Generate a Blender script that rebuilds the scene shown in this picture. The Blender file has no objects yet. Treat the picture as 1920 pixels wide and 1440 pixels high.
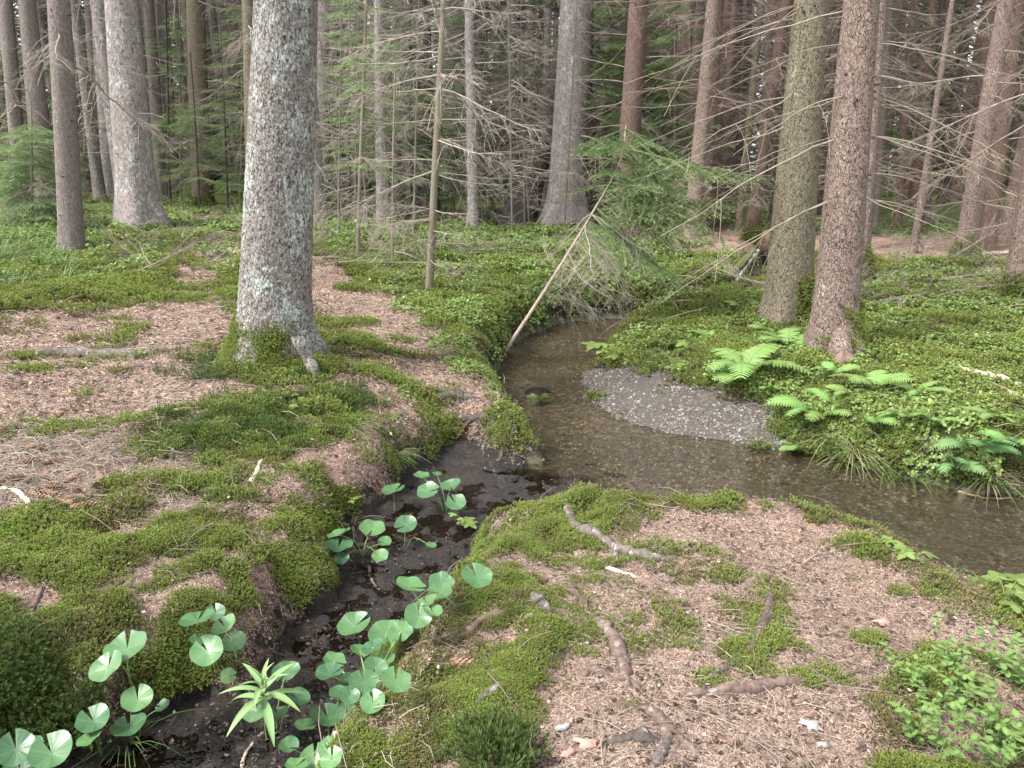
import bpy, math, random
import numpy as np
from mathutils import Vector, Matrix, Euler

SC = bpy.context.scene
COL = SC.collection
rng = np.random.default_rng(11)
random.seed(11)
PI = math.pi

# ------------------------------------------------------------------ camera, sky, sun, exposure
F_PX, PITCH, CAM = 1442.0, math.radians(16.0), np.array([0.0, 0.0, 1.5])
cd = bpy.data.cameras.new('camera')
cd.sensor_fit = 'HORIZONTAL'; cd.sensor_width = 36.0; cd.lens = 36.0 * F_PX / 1920.0
cd.clip_start = 0.05; cd.clip_end = 400
cam = bpy.data.objects.new('camera', cd); COL.objects.link(cam)
cam.location = CAM; cam.rotation_euler = (PI / 2 - PITCH, 0, 0)
SC.camera = cam

SUN_EL, SUN_AZ = math.radians(52), math.radians(-118)      # azimuth from +Y towards +X: behind the camera, to the left
W = bpy.data.worlds.new('World'); SC.world = W; W.use_nodes = True
wn = W.node_tree; wn.nodes.clear()
sky = wn.nodes.new('ShaderNodeTexSky'); sky.sky_type = 'NISHITA'; sky.sun_disc = False
sky.sun_elevation = SUN_EL; sky.sun_rotation = SUN_AZ; sky.air_density = 1.0; sky.dust_density = 1.0
hs = wn.nodes.new('ShaderNodeHueSaturation'); hs.inputs['Saturation'].default_value = 0.12
bg = wn.nodes.new('ShaderNodeBackground'); bg.inputs['Strength'].default_value = 0.12
wo = wn.nodes.new('ShaderNodeOutputWorld')
wn.links.new(sky.outputs[0], hs.inputs['Color']); wn.links.new(hs.outputs[0], bg.inputs['Color'])
wn.links.new(bg.outputs[0], wo.inputs['Surface'])
sl = bpy.data.lights.new('sun', 'SUN'); sl.energy = 1.5; sl.angle = math.radians(14); sl.color = (1.0, 0.97, 0.92)
so = bpy.data.objects.new('sun', sl); COL.objects.link(so)
sdir = Vector((math.sin(SUN_AZ) * math.cos(SUN_EL), math.cos(SUN_AZ) * math.cos(SUN_EL), math.sin(SUN_EL)))
so.rotation_euler = sdir.to_track_quat('Z', 'Y').to_euler()
so.location = sdir * 30
SC.view_settings.view_transform = 'Standard'; SC.view_settings.look = 'None'
SC.view_settings.gamma = 1.0; SC.view_settings.use_curve_mapping = False
SC.view_settings.exposure = 2.4
SC.render.engine = 'CYCLES'
SC.cycles.use_denoising = True
SC.cycles.max_bounces = 6; SC.cycles.diffuse_bounces = 3; SC.cycles.glossy_bounces = 2
SC.cycles.transparent_max_bounces = 8; SC.cycles.transmission_bounces = 2
SC.cycles.caustics_reflective = False; SC.cycles.caustics_refractive = False

# ------------------------------------------------------------------ pixel <-> world
FW = np.array([0, math.cos(PITCH), -math.sin(PITCH)]); UP = np.array([0, math.sin(PITCH), math.cos(PITCH)])
def ray(u, v):
    u = np.asarray(u, float); v = np.asarray(v, float)
    d = F_PX * FW + (u - 960)[..., None] * np.array([1.0, 0, 0]) - (v - 720)[..., None] * UP
    return d / np.linalg.norm(d, axis=-1, keepdims=True)
def unproj(u, v, z):
    d = ray(u, v)
    t = (np.asarray(z, float) - CAM[2]) / np.minimum(d[..., 2], -1e-3)
    return CAM + d * t[..., None]
def project(P):
    d = P - CAM
    zc = np.maximum(d @ FW, 0.15)
    return 960 + F_PX * d[..., 0] / zc, 720 - F_PX * (d @ UP) / zc, zc

# ------------------------------------------------------------------ numpy noise
def h3(ix, iy, iz, s):
    n = (ix.astype(np.int64) * 374761393 + iy.astype(np.int64) * 668265263 + iz.astype(np.int64) * 2147483647 * 3 + s * 974634277) & 0xffffffff
    n = ((n ^ (n >> 13)) * 1274126177) & 0xffffffff
    n = ((n ^ (n >> 16)) * 2246822519) & 0xffffffff
    return ((n ^ (n >> 15)) & 0xffffff) / float(0x1000000)
def vnoise(P, s=0):
    i = np.floor(P).astype(np.int64); f = P - i; f = f * f * (3 - 2 * f)
    r = 0
    for dx in (0, 1):
        wx = f[..., 0] if dx else 1 - f[..., 0]
        for dy in (0, 1):
            wy = f[..., 1] if dy else 1 - f[..., 1]
            for dz in (0, 1):
                wz = f[..., 2] if dz else 1 - f[..., 2]
                r = r + wx * wy * wz * h3(i[..., 0] + dx, i[..., 1] + dy, i[..., 2] + dz, s)
    return r
def fbm(P, o=4, s=0):
    a, r, t = 1.0, 0, 0
    for k in range(o):
        r = r + a * vnoise(P, s + k); t += a; a *= 0.5; P = P * 2.03 + 7.1
    return r / t
def xy0(x, y): return np.stack([x, y, np.zeros_like(x)], -1)
def worley(P, s=0):
    i = np.floor(P).astype(np.int64)
    f1 = np.full(P.shape[:-1], 9.0); f2 = f1.copy(); cid = f1.copy()
    for dx in (-1, 0, 1):
        for dy in (-1, 0, 1):
            for dz in (-1, 0, 1):
                c = i + np.array([dx, dy, dz])
                q = c + np.stack([h3(c[..., 0], c[..., 1], c[..., 2], s + k) for k in (1, 2, 3)], -1)
                d = np.linalg.norm(q - P, axis=-1)
                near = d < f1
                f2 = np.where(near, f1, np.minimum(f2, d))
                cid = np.where(near, h3(c[..., 0], c[..., 1], c[..., 2], s + 9), cid)
                f1 = np.where(near, d, f1)
    return f1, f2, cid
def sst(a, b, x):
    t = np.clip((x - a) / (b - a), 0, 1); return t * t * (3 - 2 * t)

# ------------------------------------------------------------------ mesh helpers
class MB:
    def __init__(s): s.V = []; s.F = []; s.A = {}; s.n = 0
    def add(s, V, F, **at):
        V = np.asarray(V, float).reshape(-1, 3); F = np.asarray(F, int)
        s.V.append(V); s.F.append(F + s.n)
        for k in set(list(s.A) + list(at)):
            if k not in s.A: s.A[k] = [np.zeros(s.n)] if s.n else []
            a = at.get(k, 0.0); s.A[k].append(np.broadcast_to(np.asarray(a, float), (len(V),)).copy())
        s.n += len(V)
    def mesh(s, name, mat, smooth=True):
        V = np.concatenate(s.V).astype(np.float32)
        me = bpy.data.meshes.new(name)
        me.vertices.add(len(V)); me.vertices.foreach_set('co', V.ravel())
        loops = np.concatenate([f.ravel() for f in s.F]).astype(np.int32)
        tot = np.concatenate([np.full(len(f), f.shape[1]) for f in s.F]).astype(np.int32)
        st = (np.cumsum(tot) - tot).astype(np.int32)
        me.loops.add(len(loops)); me.loops.foreach_set('vertex_index', loops)
        me.polygons.add(len(tot)); me.polygons.foreach_set('loop_start', st)
        try: me.polygons.foreach_set('loop_total', tot)
        except Exception: pass
        me.update(calc_edges=True)
        me.polygons.foreach_set('use_smooth', np.full(len(tot), bool(smooth)))
        for k, a in s.A.items():
            at = me.attributes.new(k, 'FLOAT', 'POINT'); at.data.foreach_set('value', np.concatenate(a).astype(np.float32))
        if mat: me.materials.append(mat)
        return me
def frames(P):
    P = np.asarray(P, float); T = np.gradient(P, axis=0); T /= np.linalg.norm(T, axis=1, keepdims=True) + 1e-9
    N = np.zeros_like(P)
    r = np.array([1.0, 0, 0]) if abs(T[0, 0]) < 0.8 else np.array([0, 0, 1.0])
    n = r - T[0] * (r @ T[0]); n /= np.linalg.norm(n)
    for k in range(len(P)):
        n = n - T[k] * (n @ T[k]); n /= np.linalg.norm(n) + 1e-9; N[k] = n
    return T, N, np.cross(T, N)
def tube(P, R, sides=6, cap=True):
    P = np.asarray(P, float); n = len(P); R = np.broadcast_to(np.asarray(R, float), (n,))
    T, N, B = frames(P)
    a = np.arange(sides) * 2 * PI / sides
    V = P[:, None] + R[:, None, None] * (np.cos(a)[None, :, None] * N[:, None] + np.sin(a)[None, :, None] * B[:, None])
    i = np.arange(n - 1)[:, None] * sides; j = np.arange(sides)[None]; j2 = (j + 1) % sides
    F = np.stack([i + j, i + j2, i + sides + j2, i + sides + j], -1).reshape(-1, 4)
    return V.reshape(-1, 3), F
def addtube(mb, P, R, sides=6, **at):
    V, F = tube(P, R, sides)
    at = {k: (np.repeat(a, sides) if np.ndim(a) else a) for k, a in at.items()}; mb.add(V, F, **at)
def spline(P, n):
    P = np.asarray(P, float)
    if len(P) == 2: return P[0] + (P[1] - P[0]) * np.linspace(0, 1, n)[:, None]
    Q = np.vstack([2 * P[0] - P[1], P, 2 * P[-1] - P[-2]])
    t = np.linspace(0, len(P) - 1 - 1e-6, n); k = t.astype(int); f = (t - k)[:, None]
    a, b, c, d = Q[k], Q[k + 1], Q[k + 2], Q[k + 3]
    return 0.5 * (2 * b + (c - a) * f + (2 * a - 5 * b + 4 * c - d) * f ** 2 + (3 * b - a - 3 * c + d) * f ** 3)

def tag(o, label=None, cat=None, group=None, kind=None):
    if label: o['label'] = label
    if cat: o['category'] = cat
    if group: o['group'] = group
    if kind: o['kind'] = kind
    return o
def mobj(name, me, parent=None, loc=(0, 0, 0), rot=(0, 0, 0), sc=(1, 1, 1)):
    o = bpy.data.objects.new(name, me); COL.objects.link(o)
    o.location = loc; o.rotation_euler = rot; o.scale = (sc, sc, sc) if np.isscalar(sc) else sc
    if parent: o.parent = parent
    return o
def thing(name, loc, label, cat, group=None, rot=(0, 0, 0)):
    o = bpy.data.objects.new(name, None); COL.objects.link(o); o.location = loc; o.rotation_euler = rot
    o.empty_display_size = 0.1
    return tag(o, label, cat, group)

# ------------------------------------------------------------------ materials
class NT:
    def __init__(s, name):
        s.m = bpy.data.materials.new(name); s.m.use_nodes = True; s.t = s.m.node_tree; s.t.nodes.clear()
        s.out = s.n('ShaderNodeOutputMaterial')
    def n(s, ty, **kw):
        x = s.t.nodes.new(ty)
        for k, v in kw.items(): setattr(x, k, v)
        return x
    def l(s, a, b): s.t.links.new(a, b)
    def val(s, sock, v):
        if hasattr(v, 'is_linked'): s.l(v, sock)
        elif isinstance(v, (tuple, list)) and len(v) == 3 and sock.type == 'RGBA': sock.default_value = (*v, 1)
        else: sock.default_value = v
    def mix(s, f, a, b, mode='MIX'):
        x = s.n('ShaderNodeMix', data_type='RGBA', blend_type=mode)
        s.val(x.inputs[0], f); s.val(x.inputs[6], a); s.val(x.inputs[7], b); return x.outputs[2]
    def math(s, op, a, b=0.0, clamp=False):
        x = s.n('ShaderNodeMath', operation=op, use_clamp=clamp); s.val(x.inputs[0], a); s.val(x.inputs[1], b); return x.outputs[0]
    def ramp(s, f, lo, hi):
        x = s.n('ShaderNodeMapRange'); s.val(x.inputs[0], f); x.inputs[1].default_value = lo; x.inputs[2].default_value = hi; return x.outputs[0]
    def cr(s, f, stops):
        x = s.n('ShaderNodeValToRGB'); e = x.color_ramp.elements
        while len(e) < len(stops): e.new(0.5)
        for k, (p, c) in enumerate(stops): e[k].position = p; e[k].color = (*c, 1)
        s.val(x.inputs[0], f); return x.outputs[0]
    def attr(s, name): return s.n('ShaderNodeAttribute', attribute_name=name).outputs['Fac']
    def noise(s, co, sc, det=4, rough=0.55):
        x = s.n('ShaderNodeTexNoise'); x.inputs['Scale'].default_value = sc; x.inputs['Detail'].default_value = det
        x.inputs['Roughness'].default_value = rough; s.l(co, x.inputs['Vector']); return x.outputs[0]
    def vor(s, co, sc, feature='F1'):
        x = s.n('ShaderNodeTexVoronoi', feature=feature); x.inputs['Scale'].default_value = sc; s.l(co, x.inputs['Vector']); return x
    def bump(s, h, st, dist):
        x = s.n('ShaderNodeBump'); x.inputs['Strength'].default_value = st; x.inputs['Distance'].default_value = dist; s.l(h, x.inputs['Height']); return x.outputs[0]
    def bsdf(s, col, rough=0.7, normal=None, spec=0.3, trans=0.0):
        x = s.n('ShaderNodeBsdfPrincipled'); s.val(x.inputs['Base Color'], col); s.val(x.inputs['Roughness'], rough)
        x.inputs['Specular IOR Level'].default_value = spec
        if normal: s.l(normal, x.inputs['Normal'])
        o = x.outputs[0]
        if trans:
            tl = s.n('ShaderNodeBsdfTranslucent'); s.val(tl.inputs[0], col)
            mx = s.n('ShaderNodeMixShader'); mx.inputs[0].default_value = trans; s.l(o, mx.inputs[1]); s.l(tl.outputs[0], mx.inputs[2]); o = mx.outputs[0]
        s.l(o, s.out.inputs[0]); return s.m

def bark(name, c1, c2, crack, lich, lam, scale, stretch=0.55, bump=0.9, moss_h=0.0, crackw=0.09):
    t = NT(name); tc = t.n('ShaderNodeTexCoord'); oi = t.n('ShaderNodeObjectInfo')
    off = t.n('ShaderNodeVectorMath', operation='MULTIPLY_ADD'); cmb = t.n('ShaderNodeCombineXYZ')
    t.l(t.math('MULTIPLY', oi.outputs['Random'], 13.0), cmb.inputs[0]); t.l(t.math('MULTIPLY', oi.outputs['Random'], 31.0), cmb.inputs[2])
    off.inputs[1].default_value = (1, 1, stretch); t.l(tc.outputs['Object'], off.inputs[0]); t.l(cmb.outputs[0], off.inputs[2])
    co = off.outputs[0]
    wob = t.n('ShaderNodeTexNoise'); wob.inputs['Scale'].default_value = scale * 0.55; wob.inputs['Detail'].default_value = 5; wob.inputs['Roughness'].default_value = .65; t.l(co, wob.inputs['Vector'])
    d = t.n('ShaderNodeVectorMath', operation='MULTIPLY_ADD'); d.inputs[1].default_value = (1.5 / scale,) * 3; t.l(wob.outputs['Color'], d.inputs[0]); t.l(co, d.inputs[2])
    ve = t.vor(d.outputs[0], scale, 'DISTANCE_TO_EDGE'); vc = t.vor(d.outputs[0], scale)
    sep = t.n('ShaderNodeSeparateColor'); t.l(vc.outputs['Color'], sep.inputs[0])
    fine = t.noise(co, scale * 3.5, 5, 0.65)
    big = t.noise(co, 5.5, 6, 0.68); med = t.noise(co, scale * .8, 4, .6)
    plate = t.mix(sep.outputs[0], c1, c2)
    plate = t.mix(t.ramp(fine, .30, .72), plate, tuple(0.36 * x for x in c1))
    lf = t.math('ADD', t.math('MULTIPLY', sep.outputs[1], 0.16), t.math('MULTIPLY', big, 0.9))
    lf = t.math('ADD', lf, t.math('ADD', t.math('MULTIPLY', fine, 0.35), t.math('MULTIPLY', med, .35)))
    lm = t.math('MULTIPLY', t.ramp(lf, 1.26 - lam, 1.50 - lam), 0.8)
    col = t.mix(lm, plate, lich)
    cm = t.ramp(t.math('ADD', ve.outputs['Distance'], t.math('MULTIPLY', t.math('SUBTRACT', med, 0.42), 0.5)), 0.0, crackw * 1.6)
    col = t.mix(cm, crack, col)
    if moss_h:
        sx = t.n('ShaderNodeSeparateXYZ'); t.l(tc.outputs['Object'], sx.inputs[0])
        mz = t.math('ADD', sx.outputs[2], t.math('MULTIPLY', t.noise(tc.outputs['Object'], 7, 4), -1.1 * moss_h))
        mm = t.ramp(mz, 0.25 * moss_h - 0.5 * moss_h, -0.75 * moss_h)
        col = t.mix(mm, col, t.mix(fine, (0.03, 0.05, 0.012), (0.11, 0.14, 0.035)))
    hgt = t.math('ADD', t.math('MULTIPLY', cm, 0.7), t.math('ADD', t.math('MULTIPLY', fine, 0.5), t.math('MULTIPLY', sep.outputs[2], 0.5)))
    return t.bsdf(col, 0.9, t.bump(hgt, bump, 0.35 / scale), 0.15)

def leafmat(name, ca, cb, rough=0.5, trans=0.3, key='tip', var=0.3, spec=0.35, dead=None):
    t = NT(name); oi = t.n('ShaderNodeObjectInfo'); g = t.n('ShaderNodeNewGeometry')
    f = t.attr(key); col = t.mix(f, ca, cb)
    hsv = t.n('ShaderNodeHueSaturation'); t.l(col, hsv.inputs['Color'])
    r = oi.outputs['Random']; nz = t.noise(g.outputs['Position'], 2.3, 3)
    t.l(t.math('ADD', 0.485, t.math('MULTIPLY', r, 0.03)), hsv.inputs['Hue'])
    t.l(t.math('ADD', 1 - var, t.math('ADD', t.math('MULTIPLY', r, var), t.math('MULTIPLY', nz, var))), hsv.inputs['Value'])
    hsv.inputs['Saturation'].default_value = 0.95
    if dead: t.l(t.mix(t.math('MULTIPLY', t.ramp(t.math('ADD', t.noise(g.outputs['Position'], 4.5, 5, .65), t.math('MULTIPLY', r, .16)),   .56, .76), .5), col, t.mix(f, tuple(.35 * x for x in dead), dead)), hsv.inputs['Color'])
    return t.bsdf(hsv.outputs[0], rough, None, spec, trans)

def woodmat(name, ca, cb, rough=0.8, sc=25, stretch=(1, 1, 1), speck=None):
    t = NT(name); tc = t.n('ShaderNodeTexCoord'); oi = t.n('ShaderNodeObjectInfo'); g = t.n('ShaderNodeNewGeometry')
    n1 = t.noise(g.outputs['Position'], sc, 5, 0.65)
    col = t.mix(t.ramp(n1, 0.3, 0.72), ca, cb)
    hsv = t.n('ShaderNodeHueSaturation'); t.l(col, hsv.inputs['Color'])
    t.l(t.math('ADD', 0.72, t.math('MULTIPLY', oi.outputs['Random'], 0.55)), hsv.inputs['Value'])
    c = hsv.outputs[0]
    if speck:
        c = t.mix(t.ramp(t.noise(g.outputs['Position'], sc * 0.7, 5), 0.58, 0.66), c, speck)
    return t.bsdf(c, rough, t.bump(n1, 0.7, 0.01), 0.2)

M = {}
M['bark_main'] = bark('lichen_bark', (0.285, 0.255, 0.23), (0.205, 0.183, 0.165), (0.05, 0.043, 0.038), (0.38, 0.425, 0.40), 0.41, 56, 0.62, 1.0, 0.22)
M['bark_pale'] = bark('pale_bark', (0.33, 0.285, 0.27), (0.25, 0.215, 0.20), (0.09, 0.075, 0.068), (0.45, 0.46, 0.44), 0.36, 36, 0.5, 0.8, 0.18)
M['bark_grey'] = bark('grey_bark', (0.25, 0.21, 0.19), (0.17, 0.14, 0.128), (0.07, 0.058, 0.052), (0.40, 0.42, 0.38), 0.24, 56, 0.5, 0.7, 0.2)
M['bark_brown'] = bark('brown_bark', (0.29, 0.215, 0.18), (0.165, 0.12, 0.102), (0.035, 0.025, 0.021), (0.44, 0.40, 0.37), 0.27, 58, 0.6, 1.0, 0.12)
M['bark_olive'] = bark('olive_bark', (0.245, 0.208, 0.145), (0.145, 0.122, 0.09), (0.035, 0.028, 0.021), (0.38, 0.37, 0.31), 0.25, 58, 0.6, 1.0, 0.18)
M['bark_red'] = bark('reddish_bark', (0.185, 0.125, 0.10), (0.115, 0.08, 0.066), (0.05, 0.032, 0.028), (0.3, 0.27, 0.23), 0.06, 60, 0.5, 0.7, 0.15)
M['bark_dark'] = bark('dark_bark', (0.11, 0.09, 0.08), (0.08, 0.065, 0.058), (0.03, 0.025, 0.02), (0.25, 0.26, 0.23), 0.1, 30, 0.5, 0.8, 0.25)
M['bark_sapling'] = bark('sapling_bark', (0.235, 0.205, 0.15), (0.19, 0.165, 0.12), (0.12, 0.10, 0.07), (0.36, 0.37, 0.30), 0.2, 70, 0.6, 0.4, 0.1)
M['twig_pale'] = woodmat('pale_dead_wood', (0.16, 0.135, 0.10), (0.29, 0.25, 0.19), 0.8, 14)
M['twig_grey'] = woodmat('grey_dead_wood', (0.17, 0.145, 0.12), (0.32, 0.28, 0.235), 0.85, 9)
M['twig_brown'] = woodmat('brown_dead_wood', (0.13, 0.10, 0.085), (0.24, 0.19, 0.16), 0.85, 9)
M['twig_dark'] = woodmat('dark_wood', (0.035, 0.028, 0.024), (0.07, 0.058, 0.05), 0.8, 9)
M['root'] = woodmat('root_bark', (0.045, 0.032, 0.027), (0.150, 0.105, 0.087), 0.9, 45, speck=(0.20, 0.175, 0.16))
M['root_grey'] = woodmat('grey_root', (0.040, 0.032, 0.028), (0.135, 0.112, 0.10), 0.9, 45, speck=(0.24, 0.22, 0.205))
M['wood_pale'] = woodmat('weathered_wood', (0.36, 0.29, 0.22), (0.5, 0.42, 0.33), 0.8, 18)
M['wood_lean'] = woodmat('barkless_lean_wood', (0.20, 0.155, 0.12), (0.36, 0.29, 0.235), 0.8, 18)
M['cone'] = woodmat('cone_scale', (0.13, 0.075, 0.05), (0.30, 0.19, 0.13), 0.7, 60)
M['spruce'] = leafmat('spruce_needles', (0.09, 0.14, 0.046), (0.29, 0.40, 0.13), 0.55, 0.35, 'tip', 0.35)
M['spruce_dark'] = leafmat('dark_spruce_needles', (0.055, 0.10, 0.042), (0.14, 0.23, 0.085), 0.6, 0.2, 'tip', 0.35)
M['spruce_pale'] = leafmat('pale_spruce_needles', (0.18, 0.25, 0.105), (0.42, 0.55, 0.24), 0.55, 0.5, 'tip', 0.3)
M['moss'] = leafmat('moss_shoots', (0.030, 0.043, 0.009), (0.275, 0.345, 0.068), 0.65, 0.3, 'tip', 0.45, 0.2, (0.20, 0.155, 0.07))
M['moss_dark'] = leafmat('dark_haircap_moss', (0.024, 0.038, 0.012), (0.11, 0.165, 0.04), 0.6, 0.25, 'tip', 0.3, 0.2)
M['sorrel'] = leafmat('ground_leaves', (0.085, 0.13, 0.028), (0.235, 0.32, 0.08), 0.5, 0.35, 'tip', 0.4)
M['grass'] = leafmat('grass_blades', (0.06, 0.115, 0.025), (0.17, 0.28, 0.07), 0.5, 0.3, 'tip', 0.35)
M['grass_dry'] = leafmat('dry_grass', (0.22, 0.20, 0.10), (0.42, 0.36, 0.22), 0.7, 0.3, 'tip', 0.3)
M['fern'] = leafmat('fern_leaflets', (0.15, 0.27, 0.06), (0.28, 0.45, 0.13), 0.5, 0.4, 'tip', 0.25)
M['fern_blue'] = leafmat('bluish_fern_leaflets', (0.10, 0.20, 0.065), (0.20, 0.345, 0.13), 0.5, 0.3, 'tip', 0.2)
M['herb'] = leafmat('willowherb_leaf', (0.13, 0.235, 0.075), (0.23, 0.36, 0.14), 0.45, 0.25, 'tip', 0.12)
M['bilberry'] = leafmat('bilberry_leaf', (0.09, 0.165, 0.036), (0.185, 0.285, 0.075), 0.45, 0.3, 'tip', 0.2)
M['stalk'] = leafmat('green_stalk', (0.13, 0.22, 0.06), (0.18, 0.28, 0.08), 0.5, 0.1, 'tip', 0.2)
M['needle'] = leafmat('fallen_needles', (0.10, 0.058, 0.042), (0.50, 0.37, 0.295), 0.8, 0.0, 'tip', 0.25, 0.15)
M['pebble'] = leafmat('pebble_stone', (0.045, 0.037, 0.03), (0.235, 0.208, 0.178), 0.6, 0.0, 'tip', 0.5, 0.4)
def caltha_mat():
    t = NT('marsh_leaf'); oi = t.n('ShaderNodeObjectInfo')
    v = t.attr('vein'); e = t.attr('tip')
    c = t.mix(oi.outputs['Random'], (0.036, 0.092, 0.042), (0.098, 0.195, 0.070))
    c = t.mix(t.math('MULTIPLY', v, 0.28), c, (0.17, 0.28, 0.13))
    c = t.mix(t.math('MULTIPLY', e, 0.3), c, (0.06, 0.15, 0.06))
    g = t.n('ShaderNodeNewGeometry')
    nb = t.noise(g.outputs['Position'], 90, 3)
    c = t.mix(t.math('MULTIPLY', t.ramp(t.noise(g.outputs['Position'], 30, 5, .7), .52, .75), .45), c, (.05, .11, .045))
    c = t.mix(t.ramp(t.noise(g.outputs['Position'], 55, 3), .70, .74), c, (.16, .13, .06))
    return t.bsdf(c, 0.38, t.bump(nb, 0.15, 0.005), 0.45, 0.18)
M['caltha'] = caltha_mat()
def simple(name, col, rough=0.7, sc=30, amt=0.35):
    t = NT(name); g = t.n('ShaderNodeNewGeometry'); n = t.noise(g.outputs['Position'], sc, 5)
    return t.bsdf(t.mix(n, tuple(x * (1 - amt) for x in col), tuple(min(1, x * (1 + amt)) for x in col)), rough, t.bump(n, 0.4, 0.004))
M['chip_pink'] = simple('fresh_bark_chip', (0.36, 0.215, 0.175), .8, 60, .5)
M['chip_white'] = simple('lichen_scrap', (0.30, 0.29, 0.265), 0.8, 60, 0.7)
M['wet_black'] = simple('wet_black_wood', (0.02, 0.018, 0.017), 0.3)
M['scar'] = simple('bare_pink_wood', (0.15, 0.092, 0.078), 0.85, 30, 0.55)
M['moss_log'] = simple('mossy_log', (0.062, 0.07, 0.026), 0.95, 40, 0.8)

# ------------------------------------------------------------------ terrain: stream, ditch, banks, mounds
Z_W, Z_D = -0.42, -0.37
def densify(rows, step):
    out = []
    for a, b in zip(rows, rows[1:] + rows[:1]):
        a, b = np.array(a, float), np.array(b, float)
        n = max(2, int(np.linalg.norm(b[:2] - a[:2]) / step))
        out += [a + (b - a) * k / n for k in range(n)]
    return np.array(out)
# rows: u, v, plane z, bank width, rounding
stream_px = [
 (1520, 470, -.42, .35), (1440, 500, -.42, .3), (1405, 518, -.42, .3), (1392, 550, -.42, .25), (1330, 574, -.42, .3), (1260, 588, -.42, .3),
 (1200, 599, -.42, .28), (1130, 597, -.42, .25), (1050, 605, -.42, .22), (985, 630, -.42, .2), (955, 652, -.42, .2), (938, 685, -.42, .2), (908, 707, -.42, .22),
 (928, 730, -.34, .3), (976, 768, -.26, .3), (996, 808, -.26, .3), (1012, 846, -.32, .25), (985, 868, -.42, .4), (960, 885, -.42, .7), (1020, 905, -.40, .6), (1110, 912, -.36, .4),
 (1120, 912, -.15, .3), (1200, 912, -.14, .3), (1280, 916, -.14, .3), (1400, 918, -.15, .3), (1450, 926, -.15, .3), (1500, 938, -.16, .3), (1560, 956, -.17, .3), (1640, 980, -.18, .3),
 (1700, 1002, -.2, .3), (1760, 1035, -.21, .3), (1800, 1060, -.22, .3), (1860, 1092, -.23, .3), (1920, 1126, -.23, .3), (2100, 1205, -.23, .3), (2500, 1350, -.23, .3),
 (2600, 1000, -.42, .2), (2100, 955, -.42, .2), (1920, 932, -.42, .2), (1800, 918, -.42, .2), (1700, 900, -.42, .2), (1600, 872, -.42, .2), (1530, 845, -.42, .28),
 (1500, 846, -.42, 0.8), (1420, 838, -.42, 1.2), (1300, 822, -.42, 1.5), (1180, 797, -.42, 1.5), (1115, 760, -.42, 1.4), (1090, 720, -.42, 1.2), (1095, 695, -.42, 1.0),
 (1130, 668, -.42, .5), (1160, 645, -.42, .4), (1190, 622, -.42, .4), (1240, 606, -.42, .45), (1330, 591, -.42, .5), (1405, 572, -.42, .4), (1432, 545, -.42, .3), (1450, 520, -.42, .3), (1540, 482, -.42, .35)]
ditch_px = [
 (1010, 872, -.40, .45), (985, 868, -.40, .35), (930, 850, -.36, .4), (880, 815, -.33, .5), (830, 822, -.33, .4), (795, 858, -.35, .3), (765, 885, -.36, .25), (715, 930, -.37, .22), (680, 955, -.37, .22), (635, 985, -.37, .2),
 (605, 1040, -.37, .27), (612, 1100, -.37, .27), (572, 1150, -.37, .27), (535, 1205, -.37, .27), (440, 1285, -.37, .30), (330, 1335, -.37, .30), (200, 1385, -.37, .25), (90, 1440, -.37, .25), (-150, 1540, -.37, .25),
 (100, 1900, -.37, .25), (520, 1640, -.34, .25), (590, 1490, -.34, .3), (645, 1400, -.34, .3), (690, 1325, -.34, .3), (725, 1245, -.33, .3), (775, 1175, -.33, .28), (838, 1095, -.24, .25), (868, 1040, -.2, .25), (895, 985, -.17, .25), (935, 940, -.14, .28), (1030, 924, -.13, .3), (1125, 916, -.13, .3)]
def worldpoly(rows):
    r = np.array(rows, float); P = unproj(r[:, 0], r[:, 1], r[:, 2])
    return densify([(P[k, 0], P[k, 1], r[k, 3]) for k in range(len(r))], 0.07)
S_POLY, D_POLY = worldpoly(stream_px), worldpoly(ditch_px)
def inside(x, y, poly):
    c = np.zeros(x.shape, bool); px, py = poly[:, 0], poly[:, 1]; j = len(poly) - 1
    for i in range(len(poly)):
        if py[i] != py[j]:
            cnd = ((py[i] > y) != (py[j] > y)) & (x < (px[j] - px[i]) * (y - py[i]) / (py[j] - py[i]) + px[i]); c ^= cnd
        j = i
    return c
def sdist(x, y, poly):                       # signed distance and blended bank width
    d2 = np.full(x.shape, 1e9); ws = np.zeros(x.shape); wv = np.zeros(x.shape)
    for px, py, w in poly:
        q = (x - px) ** 2 + (y - py) ** 2; d2 = np.minimum(d2, q); k = 1 / (q + 0.004) ** 2; ws += k; wv += k * w
    return np.where(inside(x, y, poly), -1, 1) * np.sqrt(d2), wv / ws
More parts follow.
